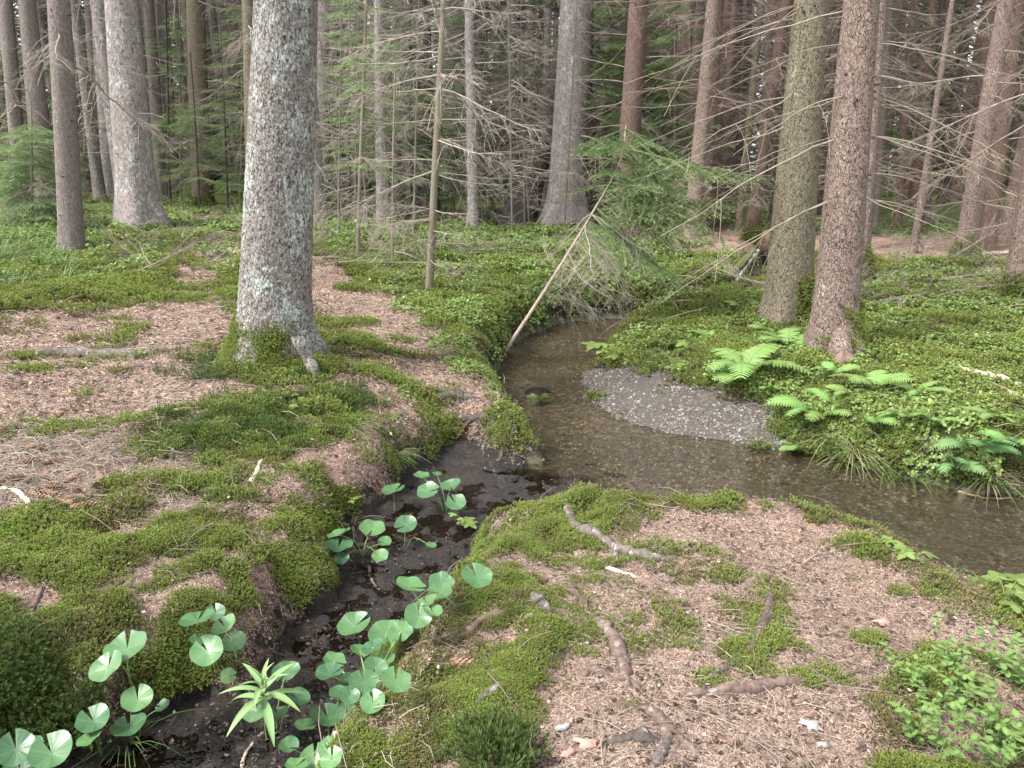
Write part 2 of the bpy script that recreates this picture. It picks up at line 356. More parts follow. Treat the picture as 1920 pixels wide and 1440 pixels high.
base_px = [
 (1300, 975, -.10), (1150, 945, -.11), (1300, 1050, -.05), (1300, 1200, 0), (1700, 1300, 0), (1000, 1300, 0), (1010, 990, -.10), (1900, 1250, -.08), (1300, 1500, .03), (1500, 1010, -.10), (1750, 1130, -.13), (1620, 1060, -.12), (1000, 1150, -.01), (700, 1460, -.05), (850, 1300, -.03),
 (300, 965, -.05), (480, 1010, -.06), (150, 1100, -.05), (100, 1250, -.06), (400, 1150, -.10), (20, 1010, -.02), (540, 1060, -.06), (240, 1250, -.1),
 (150, 880, .04), (60, 920, .03), (250, 860, .04), (200, 920, .01), (340, 900, .01), (100, 760, .09), (100, 650, .14), (300, 620, .16), (300, 740, .07),
 (510, 680, .13), (440, 660, .14), (610, 700, .09), (700, 760, .0), (790, 775, -.08), (880, 775, -.12), (950, 790, -.17), (480, 800, .04), (560, 880, -.07), (650, 860, -.1), (420, 880, .0), (720, 830, -.12), (650, 780, 0.0), (560, 800, .02),
 (620, 560, .14), (720, 600, .1), (850, 660, .02), (900, 690, -.06), (940, 740, -.12),
 (800, 555, .10), (900, 560, .06), (950, 620, -.02), (1000, 580, .0), (1100, 555, -.02), (1200, 550, -.02), (800, 480, .16), (1000, 460, .12), (1250, 500, .02), (1330, 540, -.03), (650, 470, .22), (700, 430, .25),
 (130, 480, .34), (50, 550, .25), (270, 430, .5), (400, 430, .45), (380, 385, .52), (50, 385, .6), (300, 500, .30), (420, 500, .28), (200, 560, .22),
 (1475, 600, .0), (1555, 655, .0), (1700, 620, .02), (1850, 650, .02), (1800, 750, -.04), (1650, 760, -.05), (1700, 830, -.08), (1900, 830, -.03), (1350, 625, -.14), (1250, 640, -.2), (1400, 700, -.12), (1470, 760, -.12), (2100, 800, 0), (1560, 790, -.1),
 (1800, 500, .08), (1700, 460, .12), (1300, 440, .12), (1410, 450, .12), (1900, 560, .05), (1060, 430, .13), (1900, 430, .15)]
b = np.array(base_px, float); BP = unproj(b[:, 0], b[:, 1], b[:, 2]); BZ = b[:, 2]
far_pts = np.array([(-20, 22, .75), (-8, 26, .65), (0, 28, .35), (12, 28, .25), (22, 22, .25), (-30, 10, .6), (30, 12, .1), (-20, 60, .8), (0, 60, .6), (20, 60, .5), (-4, 1, 0.), (4, 1, 0.), (0, .3, 0.), (-6, 4, .15), (8, 5, 0)], float)
BX = np.concatenate([BP[:, 0], far_pts[:, 0]]); BY = np.concatenate([BP[:, 1], far_pts[:, 1]]); BZ = np.concatenate([BZ, far_pts[:, 2]])
def lp(x, y): return np.arctan2(x, y + 0.6), np.log(np.hypot(x, y + 0.6) + 1e-6)
BT, BL = lp(BX, BY)
def base_top(x, y):
    t, l = lp(x, y); s1 = np.zeros(x.shape); v1 = s1.copy(); s2 = s1.copy(); v2 = s1.copy()
    for bt, bl, bz in zip(BT, BL, BZ):
        q = (t - bt) ** 2 + (l - bl) ** 2
        k = np.exp(-q / (2 * 0.075 ** 2)); s1 += k; v1 += k * bz
        k = 1 / (q + 0.01) ** 2; s2 += k; v2 += k * bz
    w = s1 / (s1 + 0.12)
    return w * v1 / (s1 + 1e-12) + (1 - w) * v2 / s2

# ground kinds, outlined on the picture and carried into the world with the terrain
def pxpoly(u, v, poly, soft):
    p = np.array(poly, float); ins = inside(u, v, np.c_[p, p[:, 0]]); d = np.full(u.shape, 1e9)
    for a, c in zip(p, np.roll(p, -1, 0)):
        e = c - a; t = np.clip(((u - a[0]) * e[0] + (v - a[1]) * e[1]) / (e @ e), 0, 1)
        d = np.minimum(d, np.hypot(u - a[0] - t * e[0], v - a[1] - t * e[1]))
    return sst(-soft, soft, np.where(ins, d, -d))
NEEDLE = [
 [(-200, 585), (150, 580), (260, 560), (470, 570), (455, 645), (410, 680), (480, 715), (455, 765), (330, 780), (230, 805), (240, 850), (330, 880), (450, 890), (420, 912), (330, 905), (220, 930), (120, 960), (-200, 1000)],
 [(560, 465), (635, 490), (700, 540), (775, 580), (820, 640), (870, 685), (1000, 765), (940, 778), (850, 755), (780, 715), (690, 650), (630, 622), (560, 600)],
 [(590, 690), (700, 690), (775, 760), (785, 800), (690, 800), (640, 745)], [(590, 850), (700, 860), (740, 900), (640, 950), (580, 920)], [(420, 720), (520, 715), (560, 745), (480, 760), (400, 750)],
 [(985, 1480), (990, 1320), (1030, 1230), (1060, 1180), (960, 1090), (1000, 1040), (1110, 1030), (1180, 990), (1240, 950), (1400, 940), (1490, 970), (1570, 1035), (1690, 1080), (1780, 1140), (1930, 1190), (2300, 1250), (2300, 1330), (1760, 1230), (1640, 1330), (1660, 1480)],
 [(325, 402), (475, 405), (470, 480), (445, 520), (440, 560), (300, 560), (285, 510), (345, 470)],
 [(1150, 400), (1400, 430), (1640, 440), (2600, 470), (2600, 520), (1900, 500), (1640, 495), (1420, 470), (1330, 470), (1150, 440)],
 [(200, 1085), (330, 1080), (350, 1110), (280, 1140), (210, 1130)], [(440, 1050), (520, 1040), (530, 1110), (450, 1130)], [(420, 860), (560, 900), (600, 985), (520, 950)]]
LEAFY = [
 [(1130, 665), (1190, 612), (1400, 560), (1440, 540), (1600, 520), (1750, 500), (2600, 520), (2600, 1000), (1920, 925), (1700, 905), (1530, 845), (1430, 770), (1300, 700), (1180, 690)],
 [(600, 420), (650, 500), (740, 575), (800, 640), (860, 690), (990, 765), (1020, 860), (975, 760), (935, 700), (1000, 640), (1060, 612), (1200, 600), (1420, 560), (1370, 490), (1000, 430)],
 [(-300, 400), (450, 410), (440, 470), (300, 490), (250, 520), (0, 550), (-300, 560)]]
GRAVEL = [(1080, 725), (1088, 685), (1140, 668), (1230, 694), (1340, 718), (1425, 752), (1455, 795), (1510, 838), (1545, 862), (1420, 846), (1300, 830), (1180, 805), (1110, 770)]
ROOTS = []                                   # filled below: world polylines that carry a fringe of moss
def kinds(P, z_in=None):
    x, y = P[..., 0], P[..., 1]
    u, v, zc = project(P)
    u = np.clip(u, -250, 2500); v = np.clip(v, 300, 1470)
    k = 26 * np.clip(7 / zc, 0.35, 2)
    ju = (fbm(xy0(x * 3, y * 3), 4, 21) - .5) * 2.0 * k; jv = (fbm(xy0(x * 3, y * 3), 4, 31) - .5) * 1.2 * k
    uu, vv = u + ju, v + jv
    ne = np.zeros(x.shape); le = ne.copy()
    for p in NEEDLE: ne = np.maximum(ne, pxpoly(uu, vv, p, 22))
    for p in LEAFY: le = np.maximum(le, pxpoly(uu, vv, p, 14))
    gr = pxpoly(u + .9 * ju, v + .9 * jv, GRAVEL, 14)
    hole = sst(.50, .60, fbm(xy0(x * 6, y * 6), 4, 61)) * (1 - le) * (u < 1950) * sst(14, 9, np.hypot(x, y))
    return np.maximum(ne, hole * .9) * (1 - gr), le * (1 - gr), gr

O_Y = -1.0
NTH, NR = 560, 660
TH = np.linspace(-1.08, 1.08, NTH); LR = np.linspace(math.log(1.35), math.log(78), NR)
tt, ll = np.meshgrid(TH, LR, indexing='xy'); rr = np.exp(ll)
GX, GY = rr * np.sin(tt), rr * np.cos(tt) + O_Y
bt = base_top(GX[::3, ::3], GY[::3, ::3])    # smooth: computed coarse, then interpolated
def bil(A, fi, fj):
    i = np.clip(fi.astype(int), 0, A.shape[0] - 2); j = np.clip(fj.astype(int), 0, A.shape[1] - 2); a = fi - i; c = fj - j
    return A[i, j] * (1 - a) * (1 - c) + A[i + 1, j] * a * (1 - c) + A[i, j + 1] * (1 - a) * c + A[i + 1, j + 1] * a * c
ii, jj = np.meshgrid(np.arange(NR) / 3.0, np.arange(NTH) / 3.0, indexing='ij')
TOP = bil(bt, np.minimum(ii, bt.shape[0] - 1.001), np.minimum(jj, bt.shape[1] - 1.001))
nz = fbm(xy0(GX * 1.6, GY * 1.6), 4, 3) - .5
TOP = TOP + nz * np.where(GY > 9, 0.22, 0.11)
jx = (fbm(xy0(GX * 5, GY * 5), 3, 5) - .5) * 0.22; jy = (fbm(xy0(GX * 5, GY * 5), 3, 6) - .5) * 0.22
mskN = (np.hypot(GX, GY) < 17)
SD = np.full(GX.shape, 9.0); SWd = np.full(GX.shape, .3); DD = SD.copy(); DW = SWd.copy()
SD[mskN], SWd[mskN] = sdist(GX[mskN] + .6 * jx[mskN], GY[mskN] + .6 * jy[mskN], S_POLY)
mD = mskN & (GY < 7) & (GX < 2.5)
DD[mD], DW[mD] = sdist(GX[mD] + jx[mD], GY[mD] + jy[mD], D_POLY)
def prof(d, w, low, top, depth, gentle):
    t = np.clip(d / w, 0, 1)
    s = np.where(gentle, 1 - (1 - t) ** 1.3, 1 - (1 - t) ** 2.0)
    return np.where(d > 0, low + np.maximum(top - low, 0.0) * s, low - depth * (1 - np.exp(np.minimum(d, 0) / 0.35)))
zS = prof(SD, SWd, Z_W - 0.015, TOP, 0.10, SWd > .6)
zD = prof(DD, DW, Z_D + .012, TOP, 0.015, DW > 5)
mudn = (fbm(xy0(GX * 7, GY * 7), 4, 8) - .5)
mudf = fbm(xy0(GX * 22, GY * 22), 4, 9) - .5
zD = np.where(DD < 0, zD + (mudn * 0.085 + mudf * .085) * sst(0, -.12, DD) - .02 * sst(.6, -.2, GY - 4.2), zD)
GZ = np.minimum(np.minimum(zS, zD), np.maximum(TOP, -.3))
P3 = np.stack([GX, GY, GZ], -1)
NE, LE, GR = kinds(P3)
inS, inD = sst(.02, -.03, SD), sst(.05, -.03, DD)
u_, v_, _ = project(P3)
MUD = np.maximum(inD * sst(.0, .05, SD + .05), pxpoly(np.clip(u_, 0, 1920) + mudn * 60, np.clip(v_, 0, 1440) + mudn * 40, [(800, 850), (850, 805), (940, 850), (1010, 880), (1130, 905), (1120, 925), (900, 950), (760, 960)], 12))
steep = np.maximum(sst(.55, .1, SD / np.maximum(SWd, .1)) * (SWd < .6), sst(.55, .08, DD / np.maximum(DW, .1)))
SOIL = np.clip(steep, 0, 1) * (1 - inS) * (1 - inD)
MO = np.clip(1 - NE - LE - GR, 0, 1) * (1 - inS) * (1 - MUD)
# cushions in the moss, hummocks in the leafy ground
f1, f2, _c = worley(xy0(GX * 7 + jx * 8, GY * 7 + jy * 8), 40)
near = sst(14, 5, np.hypot(GX, GY))
GZ = GZ + MO * (1 - MUD) * near * (0.045 * (1 - np.clip(f1, 0, 1) ** 1.5) + 0.05 * (fbm(xy0(GX * 5, GY * 5), 3, 17) - .35))
GZ = GZ + LE * (0.10 * (fbm(xy0(GX * 3, GY * 3), 3, 18) - .4)) * (1 - inS) * sst(.0, .3, SD)
GZ = GZ + NE * 0.02 * (fbm(xy0(GX * 14, GY * 14), 3, 19) - .5)
GZ = GZ + inS * 0.025 * (fbm(xy0(GX * 6, GY * 6), 3, 20) - .3) * sst(0, -.2, SD)
def grid_at(A, x, y):
    t = np.arctan2(x, y - O_Y); l = np.log(np.maximum(np.hypot(x, y - O_Y), 1.36))
    return bil(A, np.clip((l - LR[0]) / (LR[1] - LR[0]), 0, NR - 1.001), np.clip((t - TH[0]) / (TH[1] - TH[0]), 0, NTH - 1.001))
def Zf(x, y): return grid_at(GZ, np.asarray(x, float), np.asarray(y, float))
def normal_at(x, y, e=0.05):
    n = np.stack([Zf(x - e, y) - Zf(x + e, y), Zf(x, y - e) - Zf(x, y + e), np.full(np.shape(x), 2 * e)], -1)
    return n / np.linalg.norm(n, axis=-1, keepdims=True)
TS = np.exp(np.linspace(math.log(1.4), math.log(76), 1400))
def hit(u, v, above=0.0):
    u = np.atleast_1d(np.asarray(u, float)); v = np.atleast_1d(np.asarray(v, float)); D = ray(u, v); out = np.zeros((len(u), 3))
    for k in range(len(u)):
        Q = CAM + D[k] * TS[:, None]; g = Q[:, 2] - Zf(Q[:, 0], Q[:, 1]) - above
        i = np.argmax(g < 0) if (g < 0).any() else len(TS) - 1
        if i > 0:
            a = g[i - 1] / (g[i - 1] - g[i] + 1e-9); out[k] = Q[i - 1] + (Q[i] - Q[i - 1]) * np.clip(a, 0, 1)
        else: out[k] = Q[0]
    return out
def hit1(u, v, above=0.0): return hit([u], [v], above)[0]
def pxm(P): return F_PX / max(project(np.asarray(P))[2], .2)      # pixels of the photograph per metre at a point

g_i = np.arange(NR - 1)[:, None] * NTH; g_j = np.arange(NTH - 1)[None]
GFACES = np.stack([g_i + g_j, g_i + NTH + g_j, g_i + NTH + g_j + 1, g_i + g_j + 1], -1).reshape(-1, 4)[:, ::-1]
BED = inS * sst(.02, -.005, GZ - Z_W)
SOIL = np.maximum(SOIL, inS * (1 - BED))
mb = MB()
mb.add(np.stack([GX, GY, GZ], -1).reshape(-1, 3), GFACES, needle=NE.ravel(), leafy=LE.ravel(), gravel=GR.ravel(), mud=MUD.ravel(), soil=SOIL.ravel(), bed=BED.ravel(), shoal=(BED * sst(-.1, .5, GX) * sst(6.0, 5.0, GY)).ravel())
def ground_mat():
    t = NT('forest_floor'); g = t.n('ShaderNodeNewGeometry'); co = g.outputs['Position']
    n1 = t.noise(co, 3.2, 5, .6); n2 = t.noise(co, 22, 5, .7); n3 = t.noise(co, 130, 4, .7)
    nd = t.cr(t.math('ADD', t.math('MULTIPLY', n3, .7), t.math('MULTIPLY', n2, .3)), [(.28, (.10, .058, .043)), (.48, (.25, .155, .12)), (.62, (.38, .26, .205)), (.8, (.50, .38, .31))])
    ms = t.mix(t.math('ADD', t.math('MULTIPLY', n2, .6), t.math('MULTIPLY', n3, .4)), (.022, .032, .009), (.12, .155, .032))
    lf = t.mix(n2, (.028, .042, .014), (.10, .15, .038))
    so = t.mix(t.math('ADD', t.math('MULTIPLY', n2, .5), t.math('MULTIPLY', n3, .5)), (.006, .005, .004), (.038, .028, .021))
    nd = t.mix(t.ramp(t.noise(co, 5.5, 6, .7), .50, .72), nd, t.mix(n3, (.075, .05, .038), (.23, .16, .125)))
    j = t.math('MULTIPLY', t.math('SUBTRACT', n2, .5), .9)
    c = t.mix(t.ramp(t.math('ADD', t.attr('needle'), j), .35, .65), ms, nd)
    c = t.mix(t.ramp(t.math('ADD', t.attr('leafy'), j), .35, .65), c, lf)
    c = t.mix(t.ramp(t.math('ADD', t.attr('soil'), j), .35, .7), c, so)
    v = t.vor(co, 48); vs = t.n('ShaderNodeSeparateColor'); t.l(v.outputs['Color'], vs.inputs[0])
    gcol = t.cr(vs.outputs[0], [(0, (.045, .036, .03)), (.4, (.085, .072, .063)), (.75, (.16, .14, .125)), (1, (.34, .315, .285))])
    gcol = t.mix(t.ramp(v.outputs['Distance'], .35, .75), gcol, (.07, .055, .045))
    gcol0 = gcol
    gcol = t.mix(t.ramp(n1, .42, .6), gcol, t.mix(n3, (.05, .042, .036), (.13, .112, .098)))
    c = t.mix(t.ramp(t.math('ADD', t.attr('gravel'), t.math('MULTIPLY', j, .5)), .4, .6), c, gcol)
    bcol = t.cr(vs.outputs[1], [(0, (.05, .04, .03)), (.5, (.125, .104, .08)), (.85, (.21, .18, .145)), (1, (.45, .41, .35))])
    bcol = t.mix(t.ramp(n1, .4, .62), bcol, t.mix(n3, (.085, .07, .052), (.16, .135, .105)))
    bcol = t.mix(t.ramp(t.noise(co, 1.3, 5, .65), .5, .7), bcol, t.mix(n2, (.03, .026, .012), (.085, .07, .035)))
    bcol = t.mix(t.math('MULTIPLY', t.attr('shoal'), t.ramp(t.noise(co, 2.2, 5, .6), .38, .56)), bcol, t.mix(.35, gcol0, (.13, .11, .09)))
    c = t.mix(t.attr('bed'), c, bcol)
    mudc = t.mix(t.math('ADD', t.math('MULTIPLY', n2, .6), t.math('MULTIPLY', n3, .4)), (.007, .006, .0055), (.042, .036, .033))
    mudc = t.mix(t.ramp(t.noise(co, 9, 6, .75), .48, .66), mudc, t.mix(n3, (.022, .015, .010), (.085, .062, .045)))
    mm = t.ramp(t.math('ADD', t.attr('mud'), t.math('MULTIPLY', j, .35)), .4, .6)
    c = t.mix(mm, c, mudc)
    rgh = t.n('ShaderNodeMapRange'); t.l(t.math('MULTIPLY', mm, t.ramp(n2, .35, .62)), rgh.inputs[0]); rgh.inputs[3].default_value = .9; rgh.inputs[4].default_value = .22
    h = t.math('ADD', t.math('MULTIPLY', n2, .6), t.math('MULTIPLY', n3, .6))
    return t.bsdf(c, rgh.outputs[0], t.bump(h, 1.0, .026), .35)
mobj('forest_floor', mb.mesh('forest_floor', ground_mat())); tag(bpy.data.objects['forest_floor'], 'forest floor of needles, moss and mud cut by the stream', kind='structure')

def sheet(name, x0, x1, y0, y1, z, nx, ny, mat, keep):
    x, y = np.meshgrid(np.linspace(x0, x1, nx), np.linspace(y0, y1, ny)); V = np.stack([x, y, np.full(x.shape, z)], -1)
    i = np.arange(ny - 1)[:, None] * nx; j = np.arange(nx - 1)[None]
    F = np.stack([i + j, i + j + 1, i + nx + j + 1, i + nx + j], -1)
    k = keep(x, y); kf = k[:-1, :-1] | k[1:, :-1] | k[:-1, 1:] | k[1:, 1:]
    F = F[kf]; used, inv = np.unique(F.ravel(), return_inverse=True)
    m = MB(); m.add(V.reshape(-1, 3)[used], inv.reshape(-1, 4)); return mobj(name, m.mesh(name, mat))
def water_mat(name, tint, scale, bumpd):
    t = NT(name); g = t.n('ShaderNodeNewGeometry'); mp = t.n('ShaderNodeMapping'); mp.inputs['Scale'].default_value = (1, 1.6, 1); t.l(g.outputs['Position'], mp.inputs[0])
    n = t.math('ADD', t.noise(mp.outputs[0], scale, 3, .5), t.math('MULTIPLY', t.noise(mp.outputs[0], scale * 3.5, 2), .35))
    b = t.bump(n, .6, bumpd)
    gl = t.n('ShaderNodeBsdfGlossy'); gl.inputs['Roughness'].default_value = .04; t.l(b, gl.inputs['Normal'])
    tr = t.n('ShaderNodeBsdfTransparent'); tr.inputs[0].default_value = (*tint, 1)
    fr = t.n('ShaderNodeFresnel'); fr.inputs[0].default_value = 1.33; t.l(b, fr.inputs['Normal'])
    mx = t.n('ShaderNodeMixShader'); t.l(fr.outputs[0], mx.inputs[0]); t.l(tr.outputs[0], mx.inputs[1]); t.l(gl.outputs[0], mx.inputs[2]); t.l(mx.outputs[0], t.out.inputs[0]); return t.m
tag(sheet('stream_water', -.4, 9.5, 2.0, 17, Z_W, 200, 300, water_mat('stream_water', (.92, .86, .74), 13, .09), lambda x, y: grid_at(SD, x, y) < .22), 'clear shallow brown water of the winding stream', kind='structure')
tag(sheet('ditch_water', -3.0, .6, .6, 4.6, Z_D - .021, 120, 140, water_mat('ditch_water', (.55, .45, .36), 6, .006), lambda x, y: grid_at(DD, x, y) < .03), 'dark shallow water seeping through the muddy ditch', kind='structure')

# ------------------------------------------------------------------ trees
def trunk_mesh(name, mat, r0, H, lean, flare=.35, lobes=5, seed=0, nth=20, nz=34, taper=.022, detail=0.0, hflare=.22, bow=0.0, top_r=None):
    r_ = np.random.default_rng(seed); ph = r_.uniform(0, 6.28, 4)
    s = np.linspace(0, 1, nz); z = -0.35 + (H + .35) * s ** 1.7
    a = np.arange(nth) * 2 * PI / nth
    Z, A = np.meshgrid(z, a, indexing='ij'); zp = np.maximum(Z, -.2)
    R = r0 * np.maximum(1 - taper * zp, .25)
    if top_r is not None: R = r0 + (top_r - r0) * np.clip(zp / H, 0, 1)
    lob = .55 + .75 * np.maximum(0, np.cos(lobes * A + ph[0]) * .6 + .5 * np.cos(2 * A + ph[1]))
    R = R + r0 * flare * np.exp(-np.maximum(zp, -.1) / hflare) * lob
    R = R * (1 + .025 * np.cos(2 * A + ph[2] + Z) + .02 * np.cos(3 * A + ph[3] - 1.7 * Z))
    X = np.cos(A) * R + lean[0] * Z + bow * np.sin(Z * .9 + ph[1]) ; Y = np.sin(A) * R + lean[1] * Z + bow * np.cos(Z * .7 + ph[0])
    if detail:
        Q = np.stack([np.cos(A) * r0, np.sin(A) * r0, Z * .62], -1)
        f1, f2, c = worley(Q * 34 + .7 * (vnoise(Q * 30, 3)[..., None] - .5), seed)
        k = detail * (np.clip((f2 - f1) * 3, 0, 1) * .8 + .5 * c + .5 * (vnoise(Q * 90, 8) - .5))
        X += np.cos(A) * k; Y += np.sin(A) * k
    V = np.stack([X, Y, Z], -1).reshape(-1, 3)
    i = np.arange(nz - 1)[:, None] * nth; j = np.arange(nth)[None]; j2 = (j + 1) % nth
    F = np.stack([i + j, i + j2, i + nth + j2, i + nth + j], -1).reshape(-1, 4)
    m = MB(); m.add(V, F); return m.mesh(name, mat)

def dead_branch(seed, ntw=12, droop=.18, r0=.0085, L=1.0, up=.12, sub=True, rmin=.0016, into=None, kink=.03):
    r_ = np.random.default_rng(seed); m = into or MB(); n = 10; t = np.linspace(0, 1, n)
    P = np.stack([L * t, np.cumsum(r_.normal(0, kink, n)) * L * .5, -droop * L * t ** 1.3 + up * L * t ** 3 + np.cumsum(r_.normal(0, kink * .5, n)) * L * .4], -1); P[0] = 0
    addtube(m, P, np.maximum(r0 * (1 - .85 * t), rmin), 5, tip=t)
    for k in range(ntw):
        tk = r_.uniform(.12, .98); f = tk * (n - 1); i = min(int(f), n - 2); p = P[i] + (P[i + 1] - P[i]) * (f - i)
        sd = 1 if k % 2 else -1; an = math.radians(r_.uniform(35, 75)) * sd; l = L * (.42 * (1 - tk) + .10) * r_.uniform(.6, 1.3)
        d = np.array([math.cos(an), math.sin(an), r_.uniform(-.45, .15)]); q = np.linspace(0, 1, 5)[:, None]
        T = p + d * l * q + np.array([0, 0, -1]) * l * r_.uniform(.1, .7) * q ** 2 + np.array([1, 0, 0]) * l * .2 * q ** 2
        addtube(m, T, np.maximum(r0 * .42 * (1 - .8 * q[:, 0]) * (1 - .4 * tk), rmin * .8), 3, tip=.8)
        if sub:
            for h in range(2):
                e = T[2 + h]; dd = d + r_.normal(0, .5, 3); w = np.linspace(0, 1, 3)[:, None]
                addtube(m, e + dd * l * .38 * w + np.array([0, 0, -.15]) * l * w ** 2, np.maximum(r0 * .22 * (1 - .6 * w[:, 0]), rmin * .7), 3, tip=1.)
    return m
def bough(seed, L=1.0, nt=22, step=.011, nl=.017, nw=.0042, droop=.22, up=.15, into=None, sub=3, stems=None, side=.42):
    r_ = np.random.default_rng(seed); m = into or MB(); n = 9; t = np.linspace(0, 1, n)
    P = np.stack([L * t, np.cumsum(r_.normal(0, .02, n)) * L, -droop * L * t ** 1.4 + up * L * t ** 3], -1); P[0] = 0
    sm = stems if stems is not None else m
    addtube(sm, P, np.maximum(.009 * L * (1 - .85 * t), .0016), 4, tip=0.0)
    SA, SDr, SN = [], [], []
    def seg(a, d, l, dr, new):
        k = max(2, int(l / step)); q = (np.arange(k) + r_.uniform(0, 1)) / k
        SA.append(a + d * (l * q)[:, None] + np.array([0, 0, -1]) * (dr * l * q ** 2)[:, None]); SDr.append(np.repeat((d / np.linalg.norm(d))[None], k, 0)); SN.append(np.clip((q - new) / .25, 0, 1))
    seg(P[4], P[8] - P[4], np.linalg.norm(P[8] - P[4]), 0, .6)
    for k in range(nt):
        tk = .1 + .88 * (k + r_.uniform(0, .8)) / nt; f = tk * (n - 1); i = min(int(f), n - 2); p = P[i] + (P[i + 1] - P[i]) * (f - i)
        an = math.radians(r_.uniform(42, 68)) * (1 if k % 2 else -1); l = L * (side * (1 - tk) ** .8 + .07) * r_.uniform(.7, 1.2)
        d = np.array([math.cos(an), math.sin(an), r_.uniform(-.25, .05)]); dr = r_.uniform(.1, .35)
        seg(p, d, l, dr, .62)
        q = np.linspace(0, 1, 3)[:, None]; addtube(sm, p + d * l * q + np.array([0, 0, -1]) * dr * l * q ** 2, np.maximum(.003 * (1 - .7 * q[:, 0]), .0012), 3, tip=0.)
        for h in range(sub):
            w = (h + .7) / (sub + .6); a2 = an + math.radians(r_.uniform(30, 60)) * (1 if h % 2 else -1)
            seg(p + d * l * w - np.array([0, 0, dr * l * w * w]), np.array([math.cos(a2), math.sin(a2), r_.uniform(-.3, 0)]), l * r_.uniform(.25, .45), .25, .45)
    A = np.concatenate(SA); D = np.concatenate(SDr); T = np.concatenate(SN)
    for k in range(3):
        ph = r_.uniform(0, 2 * PI, len(A)) if k == 2 else (np.full(len(A), 0 if k else PI) + r_.normal(0, .5, len(A)))
        sv = np.cross(D, [0, 0, 1.0]); sv /= np.linalg.norm(sv, axis=1, keepdims=True) + 1e-6; uv = np.cross(sv, D)
        o = np.cos(ph)[:, None] * sv + np.sin(ph)[:, None] * uv
        nd = o * .8 + D * .75; nd /= np.linalg.norm(nd, axis=1, keepdims=True); l = nl * r_.uniform(.7, 1.2, len(A))[:, None]
        V = np.stack([A - D * nw, A + D * nw, A + nd * l], 1); m.add(V.reshape(-1, 3), np.arange(len(A) * 3).reshape(-1, 3), tip=np.repeat(T * r_.uniform(.4, 1, len(A)), 3))
    return m

DEADV = {k: [dead_branch(100 + s, 12 + s % 3 * 3, [.1, .25, .4][s % 3], r0=.009, rmin=rm).mesh('dead_branch', M[k]) for s in range(nv)] for k, nv, rm in (('twig_pale', 6, .0018), ('twig_grey', 6, .0022), ('twig_brown', 6, .0024))}
BARE = [dead_branch(150 + s, 4, [.34, .5, .62, .42][s % 4], r0=.0042, rmin=.0013, up=.03, sub=False, kink=.035).mesh('dead_branch', M['twig_pale']) for s in range(5)]
BOUGHV = {k: [bough(200 + s, 1.0, 22, .012, .018, .0046).mesh('bough', M[k], False) for s in range(4)] for k in ('spruce', 'spruce_dark', 'spruce_pale')}

def turn(P, R): return P @ np.array(R).T
def tangle(seed, n, z0, z1, Lm, mat, green=False, sub=False, rmin=.0026):
    """all the dead (or living) branches of one distant trunk"""
    r_ = np.random.default_rng(seed); m = MB()
    for k in range(n):
        w = MB(); L = Lm * r_.uniform(.45, 1.15); s = int(r_.integers(1e6))
        if green: bough(s, L, 12, .05, .06, .016, .28, .12, w, 1)
        else: dead_branch(s, 8, r_.uniform(0, .4), .008, L, .1, sub, rmin, w)
        az = r_.uniform(0, 2 * PI); R = Matrix.Rotation(az, 3, 'Z') @ Matrix.Rotation(r_.uniform(-.3, .25), 3, 'Y'); z = r_.uniform(z0, z1)
        off = np.array([math.cos(az) * .1, math.sin(az) * .1, z]); base = 0
        V = turn(np.concatenate(w.V), R) + off
        for f in w.F: m.F.append(f + m.n)
        m.V.append(V)
        for kk, a in w.A.items(): m.A.setdefault(kk, []).append(np.concatenate(a))
        m.n += len(V)
    return m.mesh('branch_tangle' if not green else 'crown', mat, not green)

def tree_at(bu, bv, tu, wb, wt, mat, label, flare=.35, lobes=5, seed=0, H=None, P=None, group=None, detail=0, nth=20, nz=34, hflare=.22, bow=0.0, tv=0, cat='tree', name='spruce_tree'):
    if P is None: P = hit1(bu, bv)
    D = ray(np.array([tu]), np.array([tv]))[0]; Q = CAM + D * ((P[1] - CAM[1]) / D[1])
    lean = ((Q[0] - P[0]) / (Q[2] - P[2]), 0.0)
    zb = project(P)[2]; zt = project(Q)[2]; r0 = .5 * wb * zb / F_PX; rt = .5 * wt * zt / F_PX; hq = Q[2] - P[2]
    Ht = H or min(15, max(hq * 1.25 + 2.0, 7)); slope = (r0 - rt) / hq
    top = max(r0 - slope * Ht, .18 * r0)
    t = thing(name, P, label, cat, group)
    mobj('trunk', trunk_mesh('trunk', M[mat], r0, Ht, lean, flare, lobes, seed, nth, nz, detail=detail, hflare=hflare, bow=bow, top_r=top), t)
    return dict(root=t, P=P, r0=r0, rt=top, H=Ht, lean=lean, hq=hq)
def on_trunk(T, z, az, extra=0.0):
    r = T['r0'] + (T['rt'] - T['r0']) * z / T['H']
    return (T['lean'][0] * z + math.cos(az) * (r - .01 + extra), math.sin(az) * (r - .01 + extra), z)
def z_of(T, v):                                  # height on a trunk that stands at picture row v
    D = ray(np.array([960.]), np.array([float(v)]))[0]; return CAM[2] + D[2] * (T['P'][1] / D[1]) - T['P'][2]
def add_branch(T, z, az, L, pitch, vs, name='dead_branch', roll=0.0, w=1.0):
    me = vs[random.randrange(len(vs))]
    o = mobj(name, me, T['root'], on_trunk(T, z, az))
    o.rotation_mode = 'XYZ'; o.rotation_euler = (Matrix.Rotation(az, 3, 'Z') @ Matrix.Rotation(-pitch, 3, 'Y') @ Matrix.Rotation(roll, 3, 'X')).to_euler()
    o.scale = (L, L * random.choice((-1, 1)), L * random.uniform(.8, 1.2)); return o
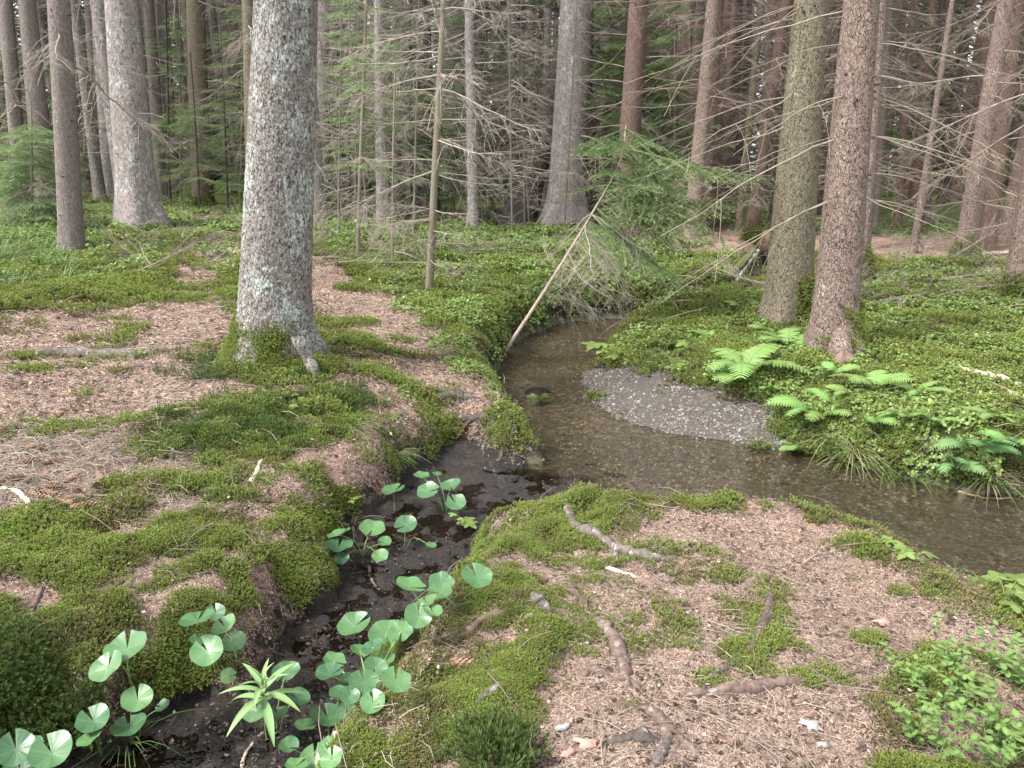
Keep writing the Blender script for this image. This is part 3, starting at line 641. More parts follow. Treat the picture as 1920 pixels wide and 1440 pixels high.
def stubs(T, n, z0, z1, seed, ln=.05, r=.008, mat='twig_dark'):
    r_ = np.random.default_rng(seed); m = MB()
    for k in range(n):
        z = r_.uniform(z0, z1); az = r_.uniform(PI, 2 * PI) if k % 4 else r_.uniform(0, PI); p = np.array(on_trunk(T, z, az)); l = ln * r_.uniform(.3, 1.3)
        d = np.array([math.cos(az), math.sin(az), r_.uniform(-.3, .4)]); addtube(m, [p - d * .02, p + d * l * .3, p + d * l], [r * 1.5, r, r * .45], 5)
    o = mobj('branch_stub', m.mesh('branch_stub', M[mat]), T['root']); o['kind'] = 'stuff'
def vec_az(dx, dy): return math.atan2(dy, dx)

TR = {}
# --- the big lichen-covered spruce in front
TR['main'] = tree_at(512, 672, 536, 132, 110, 'bark_main', 'broad grey lichen-covered spruce with mossy foot between the two arms of the path', .62, 3, 5, nth=300, nz=620, detail=.006, hflare=.16, H=7.5)
m = MB()                                         # long root buttress on the right side of the foot
Pm = TR['main']['P']; r0 = TR['main']['r0']
q = [hit1(560, 625, .30), hit1(578, 672, .12), hit1(592, 700, .05), hit1(606, 722, -.04)]
addtube(m, spline(np.array(q) - Pm, 16), np.linspace(.055, .025, 16) * (1 + .15 * np.sin(np.arange(16))), 12)
mobj('root', m.mesh('root', M['bark_main']), TR['main']['root'])
stubs(TR['main'], 9, 1.2, 3.4, 3, .03, .012)
# --- left group
for key, a in dict(
    l1=(42, 392, 10, 26, 24, 'bark_grey', 'thin grey spruce at the left picture edge behind the bushy young spruce'),
    l2=(88, 392, 50, 36, 31, 'bark_grey', 'straight grey spruce rising from behind the bushy young spruce on the left'),
    l3=(136, 474, 110, 44, 38, 'bark_grey', 'slim grey-brown spruce standing nearest on the left, in bright green ground plants'),
    l4=(190, 372, 166, 18, 16, 'bark_grey', 'thinnest trunk of the pair just left of the broad pale spruce'),
    l5=(211, 372, 186, 33, 29, 'bark_pale', 'thicker pale trunk of the pair just left of the broad pale spruce'),
    l7=(305, 372, 278, 22, 20, 'bark_grey', 'slim grey trunk directly right of the broad pale spruce'),
    l8=(327, 368, 302, 25, 22, 'bark_grey', 'dim grey trunk right of the broad pale spruce, behind light green twigs'),
    l9=(380, 384, 366, 38, 33, 'bark_olive', 'tawny spruce left of the big front spruce with a sapling in front of it'),
    l10=(476, 395, 466, 27, 24, 'bark_olive', 'brownish trunk half hidden by the left side of the big front spruce'),
    l12=(602, 402, 606, 32, 27, 'bark_pale', 'grey trunk close to the right side of the big front spruce'),
    l13=(632, 376, 628, 18, 16, 'bark_dark', 'dark thin trunk behind the grey trunk right of the big front spruce'),
    l14=(718, 424, 709, 24, 17, 'bark_pale', 'pale slender trunk among young spruces in the middle of the thicket'),
    c1=(745, 372, 742, 16, 14, 'bark_grey', 'thin dim trunk right of the pale slender trunk in the thicket'),
    c3=(965, 385, 958, 20, 17, 'bark_grey', 'dim trunk behind the leaning dark trunk in the thicket'),
    c2=(900, 372, 905, 22, 18, 'bark_dark', 'dark trunk far back between the whorled pole and the leaning dark trunk')).items():
    TR[key] = tree_at(*a, seed=hash(key) % 97 if False else sum(map(ord, key)), nth=24, nz=44, flare=.3)
TR['l6'] = tree_at(262, 424, 226, 66, 56, 'bark_pale', 'broad pale spruce with wide flared foot beside the far path on the left', .95, 4, 9, nth=60, nz=120, detail=.006, hflare=.40)
TR['c18'] = tree_at(968, 425, 1046, 66, 44, 'bark_dark', 'dark leaning trunk with a hollow foot beside the flared grey trunk', .5, 3, 14, nth=36, nz=60, tv=150, hflare=.3)
TR['c19'] = tree_at(1060, 424, 1078, 72, 60, 'bark_pale', 'grey trunk with a flared lichen-pale foot beyond the stream thicket', .85, 4, 19, nth=48, nz=80, tv=60, hflare=.38)
# --- right group
TR['r1'] = tree_at(1474, 598, 1521, 84, 62, 'bark_olive', 'olive-brown spruce, the rear one of the two big trunks on the right bank', .55, 5, 23, nth=90, nz=200, detail=.003, hflare=.18)
TR['r2'] = tree_at(1560, 648, 1616, 80, 64, 'bark_brown', 'reddish-brown spruce, front one of the two big trunks, bare scar at its foot', .55, 4, 27, nth=90, nz=200, detail=.003, hflare=.16)
for key, a in dict(
    r3=(1614, 528, 1652, 27, 22, 'bark_brown', 'slim trunk tucked behind the right side of the front big trunk'),
    r4=(1806, 488, 1886, 36, 27, 'bark_brown', 'leaning brown trunk with a mossy foot on the right, the nearer of the crossing pair'),
    r5=(1848, 470, 1906, 32, 26, 'bark_red', 'leaning brown trunk of the crossing pair, the one behind'),
    r6=(1908, 566, 1990, 52, 40, 'bark_brown', 'brown trunk with mossy foot cut by the right picture edge'),
    r7=(1408, 446, 1474, 25, 20, 'bark_red', 'reddish trunk just left of the two big trunks on the right bank'),
    r8=(1318, 440, 1350, 19, 16, 'bark_red', 'reddish slim trunk right of the green drooping boughs, left one of two'),
    r9=(1346, 426, 1378, 15, 13, 'bark_red', 'reddish slim trunk right of the green drooping boughs, right one of two'),
    r10=(1385, 434, 1428, 15, 13, 'bark_olive', 'thin olive trunk close left of the reddish trunk by the two big trunks'),
    r11=(1245, 400, 1262, 20, 17, 'bark_red', 'pinkish trunk directly above the drooping green boughs'),
    r12=(1512, 440, 1556, 22, 18, 'bark_red', 'red-brown trunk glimpsed between the two big trunks'),
    r13=(1682, 430, 1712, 15, 12, 'bark_red', 'red-brown thin trunk first to the right of the front big trunk'),
    r14=(1712, 474, 1786, 13, 9, 'bark_brown', 'thin pinkish leaning pole in front of the red-brown trunks on the right'),
    r15=(1735, 430, 1768, 15, 12, 'bark_dark', 'dark thin trunk behind the thin pinkish leaning pole'),
    r16=(1640, 430, 1670, 12, 10, 'bark_grey', 'thin grey pole seen right of the front big trunk'),
    r17=(1890, 400, 1925, 14, 12, 'bark_dark', 'dark thin trunk in front of the bright clearing at the right edge'),
    r18=(1290, 395, 1308, 13, 11, 'bark_dark', 'dark slim trunk between the pinkish trunk and the reddish pair')).items():
    TR[key] = tree_at(*a, seed=sum(map(ord, key)), nth=24, nz=44, flare=.3)
T = TR['r2']
for v, ln in ((95, 4), (268, 5), (520, 4), (745, 5), (870, 3)):
    pass
def sweep(T, rows, vs, lm=(1.1, 1.7), pt=(.0, .35)):
    for v, azs in rows:
        for a in azs:
            add_branch(T, z_of(T, v) + random.uniform(-.03, .03), math.radians(a) + random.uniform(-.15, .15), random.uniform(*lm), random.uniform(*pt), vs)
sweep(TR['r2'], [(20, (175, 15)), (88, (185, 352, 20)), (178, (188, 215, 350, 10, 335)), (262, (192, 180, 335)), (330, (350, 20)), (250, (345,)), (372, (190, 200, 345, 320))], BARE, (1.0, 1.7), (-.15, .12))
sweep(TR['r1'], [(12, (180, 195)), (30, (170, 200)), (105, (185,)), (180, (178, 205)), (240, (190,)), (285, (200,)), (20, (230,))], BARE, (1.0, 1.8), (-.2, .15))
sweep(TR['r3'], [(v, (random.uniform(-50, 30), random.uniform(-30, 50), random.uniform(150, 210))) for v in range(20, 440, 60)], DEADV['twig_pale'], (.5, .9), (-.15, .2))
stubs(TR['r2'], 26, .3, 2.9, 31, .045, .009); stubs(TR['r1'], 24, .5, 3.4, 32, .045, .011)
for k, n in (('r4', 26), ('r5', 22), ('r6', 12), ('r7', 16), ('l3', 18), ('l2', 12), ('r8', 12), ('l6', 8), ('l9', 8)): stubs(TR[k], n, .4, min(TR[k]['hq'], 4), 40 + n, .05, .010)
for k in ('r4', 'r5', 'r7', 'r8', 'r10', 'r12', 'r13', 'r15', 'r6'):
    T = TR[k]
    for q in range(18): add_branch(T, random.uniform(.8, T['hq'] + .6), random.uniform(0, 2 * PI), random.uniform(.5, 1.5), random.uniform(-.25, .25), DEADV['twig_pale' if k in ('r4', 'r5') else 'twig_brown'])
for k in ('l1', 'l2', 'l3', 'l4', 'l5', 'l7', 'l8', 'l9', 'l10', 'l12', 'l14', 'c1', 'c2', 'c3', 'l13'):
    T = TR[k]
    for q in range(7): add_branch(T, random.uniform(.7 if k != 'l3' else 1.8, T['hq'] + .8), random.uniform(0, 2 * PI), random.uniform(.6, 1.8), random.uniform(-.35, .2), DEADV['twig_grey'])
for k in ('c18', 'c19'):
    T = TR[k]
    for q in range(14): add_branch(T, random.uniform(1.0, T['hq'] + .8), random.uniform(0, 2 * PI), random.uniform(.8, 1.8), random.uniform(-.35, .2), DEADV['twig_grey'])
T = TR['main']                                   # hanging dead twigs above the picture, in front of the big trunk
for z, az, L in ((3.15, 300, 1.1), (3.3, 200, 1.3), (3.2, 340, 1.4), (3.35, 10, 1.5), (3.0, 20, 1.0), (3.3, 170, 1.5)): add_branch(T, z, math.radians(az), L, -.35, DEADV['twig_grey'])

# --- thin poles and young spruces
def pole(bu, bv, tu, tv, wb, wt, mat, label, vs, n, L=(.5, 1.2), z=(.25, 1.0), green=None, gz=(.4, 1.), gn=0, gl=(.4, .9), H=None, name='young_spruce', pitch=(-.3, .2), group=None):
    T = tree_at(bu, bv, tu, wb, wt, mat, label, .25, 3, bu, tv=tv, nth=12, nz=26, H=H, bow=.02, hflare=.1, name=name, group=group)
    for q in range(n): add_branch(T, T['hq'] * random.uniform(*z), random.uniform(0, 2 * PI), random.uniform(*L), random.uniform(*pitch), vs)
    for q in range(gn):
        f = random.uniform(*gz); add_branch(T, T['hq'] * f, random.uniform(0, 2 * PI), random.uniform(*gl) * (1.25 - .5 * f), random.uniform(-.3, .15), BOUGHV[green], 'bough')
    return T
TR['p17'] = tree_at(804, 552, 832, 15, 11, 'bark_sapling', 'straight olive sapling pole with whorls of bare branches on the centre bank', .25, 3, 4, nth=16, nz=40, hflare=.08)
T = TR['p17']
for v in (18, 60, 102, 140, 168, 205, 228, 262, 300, 325, 392, 412, 432, 452, 490):
    for q in range(3): add_branch(T, z_of(T, v) + random.uniform(-.02, .02), random.uniform(0, 2 * PI) if q else random.choice((-.3, .2, 3.0, 3.4)), random.uniform(.45, .95) if v > 380 else random.uniform(.55, 1.15), random.uniform(-.12, .18), DEADV['twig_grey'])
TR['p15'] = pole(674, 486, 681, 150, 8, 6, 'bark_sapling', 'thin dark sapling with light green boughs right of the big front spruce', DEADV['twig_grey'], 10, (.4, 1.0), (.3, 1), 'spruce_pale', (.5, 1.5), 34, (.5, 1.0), H=4.5)
TR['p16'] = pole(738, 492, 740, 280, 5, 4, 'bark_sapling', 'very thin dead sapling between the thin dark sapling and the olive pole', DEADV['twig_grey'], 20, (.3, .7), (.2, 1.1), H=2.4)
TR['p20'] = pole(1312, 436, 1330, 200, 6, 5, 'bark_dark', 'thin dead sapling at the foot of the reddish slim trunks', DEADV['twig_brown'], 14, (.3, .8), (.2, 1.1), H=3)
TR['g1'] = pole(60, 425, 58, 225, 7, 3, 'bark_sapling', 'bushy pale green young spruce at the left edge behind bright grass', DEADV['twig_pale'], 16, (.4, .8), (.1, .5), 'spruce_pale', (.12, .98), 90, (.45, .85), H=1.9)
TR['g1b'] = pole(22, 418, 16, 262, 6, 3, 'bark_sapling', 'smaller pale green young spruce leaning out of the left picture edge', DEADV['twig_pale'], 8, (.3, .6), (.1, .5), 'spruce_pale', (.2, .98), 50, (.4, .7), H=1.5)
TR['g2'] = pole(375, 398, 363, 215, 4, 3, 'bark_dark', 'thin young spruce with light sprays in front of the tawny spruce', DEADV['twig_grey'], 10, (.3, .8), (.3, 1), 'spruce_pale', (.35, 1.15), 24, (.5, 1.0), H=3.2)
TR['g2b'] = pole(425, 392, 420, 200, 5, 3, 'bark_dark', 'young spruce with pale sprays between the tawny spruce and the big front spruce', DEADV['twig_grey'], 14, (.4, .9), (.2, 1), 'spruce_pale', (.3, 1.3), 26, (.5, 1.0), H=4.0)
TR['g2c'] = pole(320, 384, 312, 120, 5, 4, 'bark_dark', 'young spruce with sparse sprays right of the broad pale spruce', DEADV['twig_grey'], 14, (.4, .9), (.2, 1), 'spruce', (.35, 1.2), 18, (.5, 1.0), H=5)
TR['g3'] = pole(655, 418, 650, 60, 8, 5, 'bark_dark', 'young spruce with green sprays behind the thin dark sapling', DEADV['twig_grey'], 8, (.5, 1.1), (.2, 1.1), 'spruce_pale', (.25, 1.3), 50, (.6, 1.2), H=6)
TR['g3b'] = pole(775, 425, 770, 60, 8, 5, 'bark_dark', 'young spruce with green sprays left of the olive sapling pole', DEADV['twig_grey'], 10, (.5, 1.1), (.1, 1.1), 'spruce_pale', (.3, 1.3), 44, (.6, 1.1), H=6)
TR['g4'] = pole(1180, 436, 1176, 60, 13, 8, 'bark_dark', 'dark dense young spruce in the centre behind the drooping boughs', DEADV['twig_grey'], 30, (.6, 1.3), (.1, .8), 'spruce', (.42, 1.4), 80, (.8, 1.5), H=8)
TR['g4b'] = pole(1105, 418, 1108, 60, 13, 8, 'bark_dark', 'dark spruce hanging its boughs over the flared grey trunk', DEADV['twig_grey'], 20, (.6, 1.4), (.45, 1.0), 'spruce', (.55, 1.4), 60, (.8, 1.6), H=8)
TR['g4c'] = pole(1000, 400, 1010, 60, 12, 8, 'bark_dark', 'dark spruce hanging its boughs over the leaning dark trunk', DEADV['twig_grey'], 24, (.6, 1.4), (.4, 1.), 'spruce_dark', (.6, 1.4), 46, (.8, 1.5), H=8)
TR['g4d'] = pole(880, 402, 890, 60, 11, 7, 'bark_dark', 'half-dead spruce with dim green boughs right of the olive sapling pole', DEADV['twig_grey'], 22, (.6, 1.5), (.05, 1.2), 'spruce_dark', (.5, 1.4), 30, (.8, 1.4), H=8)
for k_, (bu, v_, w_, kind_, nb_, lab_) in enumerate([(640, 402, 5, 'spruce_pale', 44, 'feathery young spruce close to the grey trunk right of the big front spruce'), (700, 398, 5, 'spruce_pale', 40, 'feathery young spruce left of the pale slender trunk'), (850, 408, 5, 'spruce_pale', 44, 'feathery young spruce just right of the olive sapling pole'),
    (925, 400, 6, 'spruce', 50, 'taller feathery spruce left of the leaning dark trunk'), (1135, 425, 6, 'spruce_pale', 46, 'feathery young spruce right of the flared grey trunk'), (1215, 430, 6, 'spruce', 60, 'full green spruce behind the top of the leaning stem'), (1262, 432, 5, 'spruce_pale', 46, 'feathery young spruce below the pinkish trunk'), (450, 386, 4, 'spruce_pale', 30, 'small feathery spruce tight against the left of the big front spruce'), (340, 380, 4, 'spruce_pale', 24, 'small feathery spruce left of the tawny spruce')]):
    TR['y%d' % k_] = pole(bu, v_, bu + random.uniform(-8, 10), 120, w_, 3, 'bark_sapling', lab_, DEADV['twig_grey'], 8, (.4, .9), (.1, .6), kind_, (.10, 1.4), int(nb_ * 1.6), (.5, 1.25), H=5.5, pitch=(-.6, .1))
# --- the leaning dead-stemmed spruce over the stream, with living boughs at its top
Pa, Pb = hit1(944, 645), None
D = ray(np.array([1160.]), np.array([310.]))[0]; Pb = CAM + D * ((Pa[1] + .55) / D[1]); D2 = ray(np.array([1174.]), np.array([235.]))[0]; Pc = CAM + D2 * ((Pa[1] + .7) / D2[1])
t = thing('leaning_spruce', Pa, 'pale dead stem leaning over the stream with green drooping boughs at its top', 'tree')
cur = spline(np.array([[0, 0, -.1], (Pb - Pa) * .35 + [.02, 0, -.08], (Pb - Pa) * .7 + [.02, 0, -.05], Pb - Pa, Pc - Pa]), 40)
m = MB(); addtube(m, cur, np.linspace(.021, .005, 40), 10); mobj('trunk', m.mesh('trunk', M['wood_lean']), t)
def on_cur(f, name, me, az, pitch, L):
    p = cur[min(39, int(f * 39))]; o = mobj(name, me, t, p); o.rotation_euler = (Matrix.Rotation(az, 3, 'Z') @ Matrix.Rotation(-pitch, 3, 'Y')).to_euler(); o.scale = (L, L * random.choice((-1, 1)), L)
for k in range(20): on_cur(random.uniform(.25, .8), 'dead_branch', random.choice(DEADV['twig_grey']), random.uniform(-2.4, .9), random.uniform(-.5, .1), random.uniform(.4, .95))
for k in range(8): on_cur(random.uniform(.3, .7), 'dead_branch', random.choice(DEADV['twig_grey']), random.uniform(-.9, .5), random.uniform(-.7, -.2), random.uniform(.7, 1.1))
for k in range(30): on_cur(random.uniform(.5, 1), 'bough', random.choice(BOUGHV['spruce_pale' if k % 3 else 'spruce']), random.uniform(-1.3, 1.0), random.uniform(-.8, .12), random.choice((.5, .75, 1.0, 1.25, 1.4)) * random.uniform(.85, 1.1))
for k in range(10): on_cur(random.uniform(.7, 1), 'bough', random.choice(BOUGHV['spruce']), random.uniform(1.5, 4.5), random.uniform(-.3, .1), random.uniform(.4, .8))

# --- the forest behind
TANG = {k: [tangle(300 + s, 64, .6, 9.5, 2.3, M[k]) for s in range(3)] for k in ('twig_grey', 'twig_brown')}
CROWN = [tangle(400 + s, 60, 7.5, 16.0, 2.4, M['spruce_dark'], True) for s in range(3)]
LOWG = [tangle(420 + s, 34, .2, 4.2, 1.3, M['spruce'], True) for s in range(2)]
TRK = {k: [trunk_mesh('trunk', M[k], .13 + .03 * s, 17, (random.uniform(-.01, .01), 0), .3, 4, 50 + s, 12, 16, .045) for s in range(3)] for k in ('bark_grey', 'bark_red', 'bark_dark', 'bark_brown', 'bark_pale')}
placed = [np.array(TR[k]['P'][:2]) for k in TR]
nf = 0; DIST = []
for k in range(6000):
    az = random.uniform(-.62, .62); r = math.exp(random.uniform(math.log(12.5), math.log(44)))
    x, y = r * math.sin(az), r * math.cos(az); u = 960 + F_PX * math.tan(az) / math.cos(PITCH)
    rmin = 19 if u < 560 else (15 if u < 1150 else 13.5)
    if 1660 < u < 1900: rmin = 26
    if 930 < u < 1130: rmin = 21
    if r < rmin or 300 < u < 460 and r < 22: continue
    if any((x - p[0]) ** 2 + (y - p[1]) ** 2 < (1.05 + .010 * r) ** 2 for p in placed): continue
    placed.append(np.array((x, y))); nf += 1
    if nf > 190: break
    right = u > 1150; mk = random.choice(('bark_red', 'bark_red', 'bark_brown', 'bark_dark')) if right else random.choice(('bark_grey', 'bark_pale', 'bark_pale', 'bark_dark'))
    grp = 'distant trees of the right stand' if right else 'distant trees of the left and centre'
    t = thing('spruce_tree', (x, y, float(Zf(x, y))), '', 'tree', grp, (random.uniform(-.02, .02), random.uniform(-.02, .02) + (.03 if right else 0), random.uniform(0, 6.28)))
    DIST.append((u, 'reddish' if mk == 'bark_red' else 'brown' if mk == 'bark_brown' else 'dark' if mk == 'bark_dark' else 'pale' if mk == 'bark_pale' else 'grey', t))
    s = random.uniform(.8, 1.25)
    mobj('trunk', random.choice(TRK[mk]), t, sc=(s, s, 1))
    o = mobj('branch_tangle', random.choice(TANG['twig_brown' if right else 'twig_grey']), t, rot=(0, 0, random.uniform(0, 6.28)), sc=random.uniform(.8, 1.15)); o['kind'] = 'stuff'
    if random.random() < .38: mobj('crown', random.choice(CROWN), t, rot=(0, 0, random.uniform(0, 6.28)))
    if random.random() < (.12 if right else .55 if u > 560 else .35): mobj('bough_mass', random.choice(LOWG), t, rot=(0, 0, random.uniform(0, 6.28)), sc=random.uniform(.7, 1.1))
# crowns of the nearer named trees, above the picture, where the light is already held back by the stand
for k in TR:
    if k in ('r7', 'r12', 'r15', 'r17'):
        T = TR[k]; mobj('crown', random.choice(CROWN), T['root'], (T['lean'][0] * 8, 0, 2.5), (0, 0, random.uniform(0, 6)), .9)
# every distant tree is told apart by its tint and by the two nearer trunks it is seen between
MARKS = sorted([(40, 'left picture edge'), (130, 'nearest left trunk'), (245, 'broad pale spruce'), (372, 'tawny spruce'), (522, 'big front spruce'), (604, 'grey trunk beside it'), (715, 'pale slender trunk'), (815, 'olive pole'), (1010, 'leaning dark trunk'), (1075, 'flared grey trunk'), (1175, 'dense green spruce'), (1255, 'pinkish trunk'), (1335, 'reddish pair'), (1440, 'reddish trunk'), (1495, 'rear big trunk'), (1590, 'front big trunk'), (1750, 'leaning pole'), (1850, 'crossing pair'), (1915, 'right picture edge')])
ORD = ['first', 'second', 'third', 'fourth', 'fifth', 'sixth', 'seventh', 'eighth', 'ninth', 'tenth', 'eleventh', 'twelfth', 'thirteenth', 'fourteenth', 'fifteenth', 'sixteenth', 'seventeenth', 'eighteenth', 'nineteenth', 'twentieth'] + ['last'] * 40
def between(items, noun):
    bins = {}
    for u, tint, t in sorted(items, key=lambda q: q[0]):
        i = sum(1 for m_ in MARKS if m_[0] < u); bins.setdefault((i, tint), []).append(t)
    for (i, tint), ts in bins.items():
        where = 'left of the ' + MARKS[0][1] if i == 0 else 'right of the ' + MARKS[-1][1] if i == len(MARKS) else 'between %s and %s' % (MARKS[i - 1][1], MARKS[i][1])
        for k, t in enumerate(ts): t['label'] = ('' if len(ts) == 1 else ORD[k] + ' ') + '%s %s%s %s' % (tint, noun, '' if len(ts) == 1 else ' from left', where)
between(DIST, 'distant spruce')
# thin dead saplings in the thicket
ns = 0; SAPS = []
for k in range(900):
    u = random.uniform(600, 1330); v = random.uniform(388, 452); P = hit1(u, v)
    if any((P[0] - p[0]) ** 2 + (P[1] - p[1]) ** 2 < .5 for p in placed): continue
    placed.append(P[:2]); ns += 1
    if ns > 22: break
    t = thing('dead_sapling', P, '', 'sapling', 'dead saplings in the thicket beyond the stream', (random.uniform(-.08, .08), random.uniform(-.08, .08), random.uniform(0, 6)))
    SAPS.append((u, 'thin dead', t)); s = random.uniform(.45, .7); mobj('trunk', TRK['bark_grey'][0], t, sc=(.16, .16, .3))
    o = mobj('branch_tangle', random.choice(TANG['twig_grey']), t, (0, 0, -.1), (0, 0, random.uniform(0, 6)), (s * .8, s * .8, s)); o['kind'] = 'stuff'

between(SAPS, 'grey sapling')
# ------------------------------------------------------------------ far-off wood closing the view
def gn_scatter(name, P, R, S, vid, variants, label, extra_kind='stuff', parent=None):
    col = bpy.data.collections.new(name + '_pieces')
    for k, me in enumerate(variants):
        o = bpy.data.objects.new('%s_piece_%02d' % (name, k), me); col.objects.link(o)
    me = bpy.data.meshes.new(name); me.vertices.add(len(P)); me.vertices.foreach_set('co', np.asarray(P, np.float32).ravel())
    a = me.attributes.new('rot', 'FLOAT_VECTOR', 'POINT'); a.data.foreach_set('vector', np.asarray(R, np.float32).ravel())
    a = me.attributes.new('scl', 'FLOAT_VECTOR', 'POINT'); S = np.asarray(S, np.float32); S = np.repeat(S[:, None], 3, 1) if S.ndim == 1 else S
    a.data.foreach_set('vector', np.ascontiguousarray(S, np.float32).ravel())
    a = me.attributes.new('vid', 'INT', 'POINT'); a.data.foreach_set('value', np.asarray(vid, np.int32))
    ng = bpy.data.node_groups.new(name, 'GeometryNodeTree')
    ng.interface.new_socket('Geometry', in_out='INPUT', socket_type='NodeSocketGeometry'); ng.interface.new_socket('Geometry', in_out='OUTPUT', socket_type='NodeSocketGeometry')
    gi = ng.nodes.new('NodeGroupInput'); go = ng.nodes.new('NodeGroupOutput'); ip = ng.nodes.new('GeometryNodeInstanceOnPoints')
    ci = ng.nodes.new('GeometryNodeCollectionInfo'); ci.inputs['Collection'].default_value = col; ci.inputs['Separate Children'].default_value = True; ci.inputs['Reset Children'].default_value = True
    def na(n, ty):
        x = ng.nodes.new('GeometryNodeInputNamedAttribute'); x.data_type = ty; x.inputs['Name'].default_value = n; return x.outputs['Attribute']
    e = ng.nodes.new('FunctionNodeEulerToRotation'); ng.links.new(na('rot', 'FLOAT_VECTOR'), e.inputs[0])
    ng.links.new(gi.outputs[0], ip.inputs['Points']); ng.links.new(ci.outputs[0], ip.inputs['Instance']); ip.inputs['Pick Instance'].default_value = True
    ng.links.new(na('vid', 'INT'), ip.inputs['Instance Index']); ng.links.new(e.outputs[0], ip.inputs['Rotation']); ng.links.new(na('scl', 'FLOAT_VECTOR'), ip.inputs['Scale'])
    ng.links.new(ip.outputs[0], go.inputs[0])
    o = mobj(name, me, parent); md = o.modifiers.new('scatter', 'NODES'); md.node_group = ng
    return tag(o, label, None, None, extra_kind)
def align(N, spin, tilt=1.0):
    """euler angles that turn +Z to N after a spin about Z"""
    N = np.asarray(N, float).copy(); N[:, :2] *= tilt; N /= np.linalg.norm(N, axis=1, keepdims=True)
    c, s = np.cos(spin), np.sin(spin); X = np.stack([c, s, np.zeros_like(c)], 1); X = X - N * np.sum(X * N, 1, keepdims=True); X /= np.linalg.norm(X, axis=1, keepdims=True); Y = np.cross(N, X)
    return np.stack([np.arctan2(Y[:, 2], N[:, 2]), np.arcsin(np.clip(-X[:, 2], -1, 1)), np.arctan2(X[:, 1], X[:, 0])], 1)
def far_tree(seed):
    r_ = np.random.default_rng(seed); m = MB(); addtube(m, [[0, 0, -.5], [0, 0, 9], [.2, 0, 19]], [.16, .12, .03], 6, tip=np.zeros(3))
    n = 1500; z = r_.uniform(.4, 19, n); az = r_.uniform(0, 6.28, n); L = r_.uniform(.3, 2.3, n) * (1 - .6 * z / 20)
    c = np.stack([np.cos(az) * L, np.sin(az) * L, z - .25 * L], 1); e = np.stack([np.cos(az), np.sin(az), -.4 + 0 * az], 1); sd = np.stack([-np.sin(az), np.cos(az), 0 * az], 1)
    l = r_.uniform(.2, .55, (n, 1)); wd = r_.uniform(.05, .14, (n, 1))
    V = np.stack([c - e * l, c + sd * wd, c + e * l, c - sd * wd + [0, 0, -.05]], 1); m.add(V.reshape(-1, 3), np.arange(4 * n).reshape(-1, 4), tip=np.repeat(r_.uniform(0, .6, n), 4))
    return m.mesh('far_tree', M['spruce_dark'], False)
n = 200; az = rng.uniform(-.95, .95, n); r = rng.uniform(44, 66, n); X, Y = r * np.sin(az), r * np.cos(az)
gn_scatter('far_wood', np.stack([X, Y, Zf(X, Y)], 1), np.stack([0 * az, 0 * az, rng.uniform(0, 6.28, n)], 1), rng.uniform(.8, 1.2, n), rng.integers(0, 3, n), [far_tree(k) for k in range(3)], 'far-off dark wood closing the view between the trunks')

# ------------------------------------------------------------------ surface roots and lying wood (things)
def lay(px, wpx, name, label, cat, mat, sink=.35, n=None, taper=.45, rough=.22, group=None, raise_=0.0, knob=False, sides=10):
    P = hit([p[0] for p in px], [p[1] for p in px]); c = spline(P, n or max(14, 6 * len(px)))
    c[:, 2] = Zf(c[:, 0], c[:, 1])
    k = F_PX / project(c)[2]; r = .5 * wpx / np.median(k); t = np.linspace(0, 1, len(c)); r_ = np.random.default_rng(int(px[0][0] * 7 + px[0][1]))
    rad = r * (1 - taper * t) * (1 + rough * (r_.normal(0, 1, len(c)) * .5 + np.sin(t * r_.uniform(10, 18) + 2)))
    ends = np.minimum(1, np.minimum(t, 1 - t) / (.22 if sink > .2 else .05) + .25) ** .8; rad = rad * ends
    c[:, 2] += r * (1 - taper * t) * (1 - 2 * sink) + raise_ - (1 - ends) * r * 1.9 * (1 if sink > .2 else 0)
    c[:, :2] += r_.normal(0, .1 * r, (len(c), 2))
    V, F = tube(c - c[0], rad, sides); V = V + (fbm((V + c[0]) * 30, 4, 5)[:, None] - .5) * r * .9 * np.array([1, 1, 1.0])
    m = MB(); m.add(V, F)
    if sink > .2:
        for q in range(3):                     # side rootlets that dive back into the litter
            i = int(r_.uniform(.2, .8) * len(c)); d = c[min(i + 2, len(c) - 1)] - c[max(i - 2, 0)]; an = r_.choice((-1, 1)) * r_.uniform(.5, 1.1); d = np.array([d[0] * math.cos(an) - d[1] * math.sin(an), d[0] * math.sin(an) + d[1] * math.cos(an), 0]); d /= np.linalg.norm(d) + 1e-9; l = r * r_.uniform(5, 11)
            e = c[i] + d * l * np.linspace(0, 1, 7)[:, None] + r_.normal(0, .25 * r, (7, 3)); e[:, 2] = Zf(e[:, 0], e[:, 1]) + np.linspace(.25, -.5, 7) * r; e[0] = c[i] - [0, 0, r * .2]
            v2, f2 = tube(e - c[0], r * np.linspace(.5, .22, 7), 7); m.add(v2, f2)
    e0 = len(V) - sides; m.F.append(np.array([[e0 + j, e0 + (j + 1) % sides, e0 + (j + sides // 2) % sides] for j in range(0, sides // 2)]))
    m.F.append(np.array([[(j + 1) % sides, j, (j + sides // 2) % sides] for j in range(0, sides // 2)]))
    o = mobj(name, m.mesh(name, M[mat]), None, c[0]); tag(o, label, cat, group); ROOTS.append((c, r)); return o
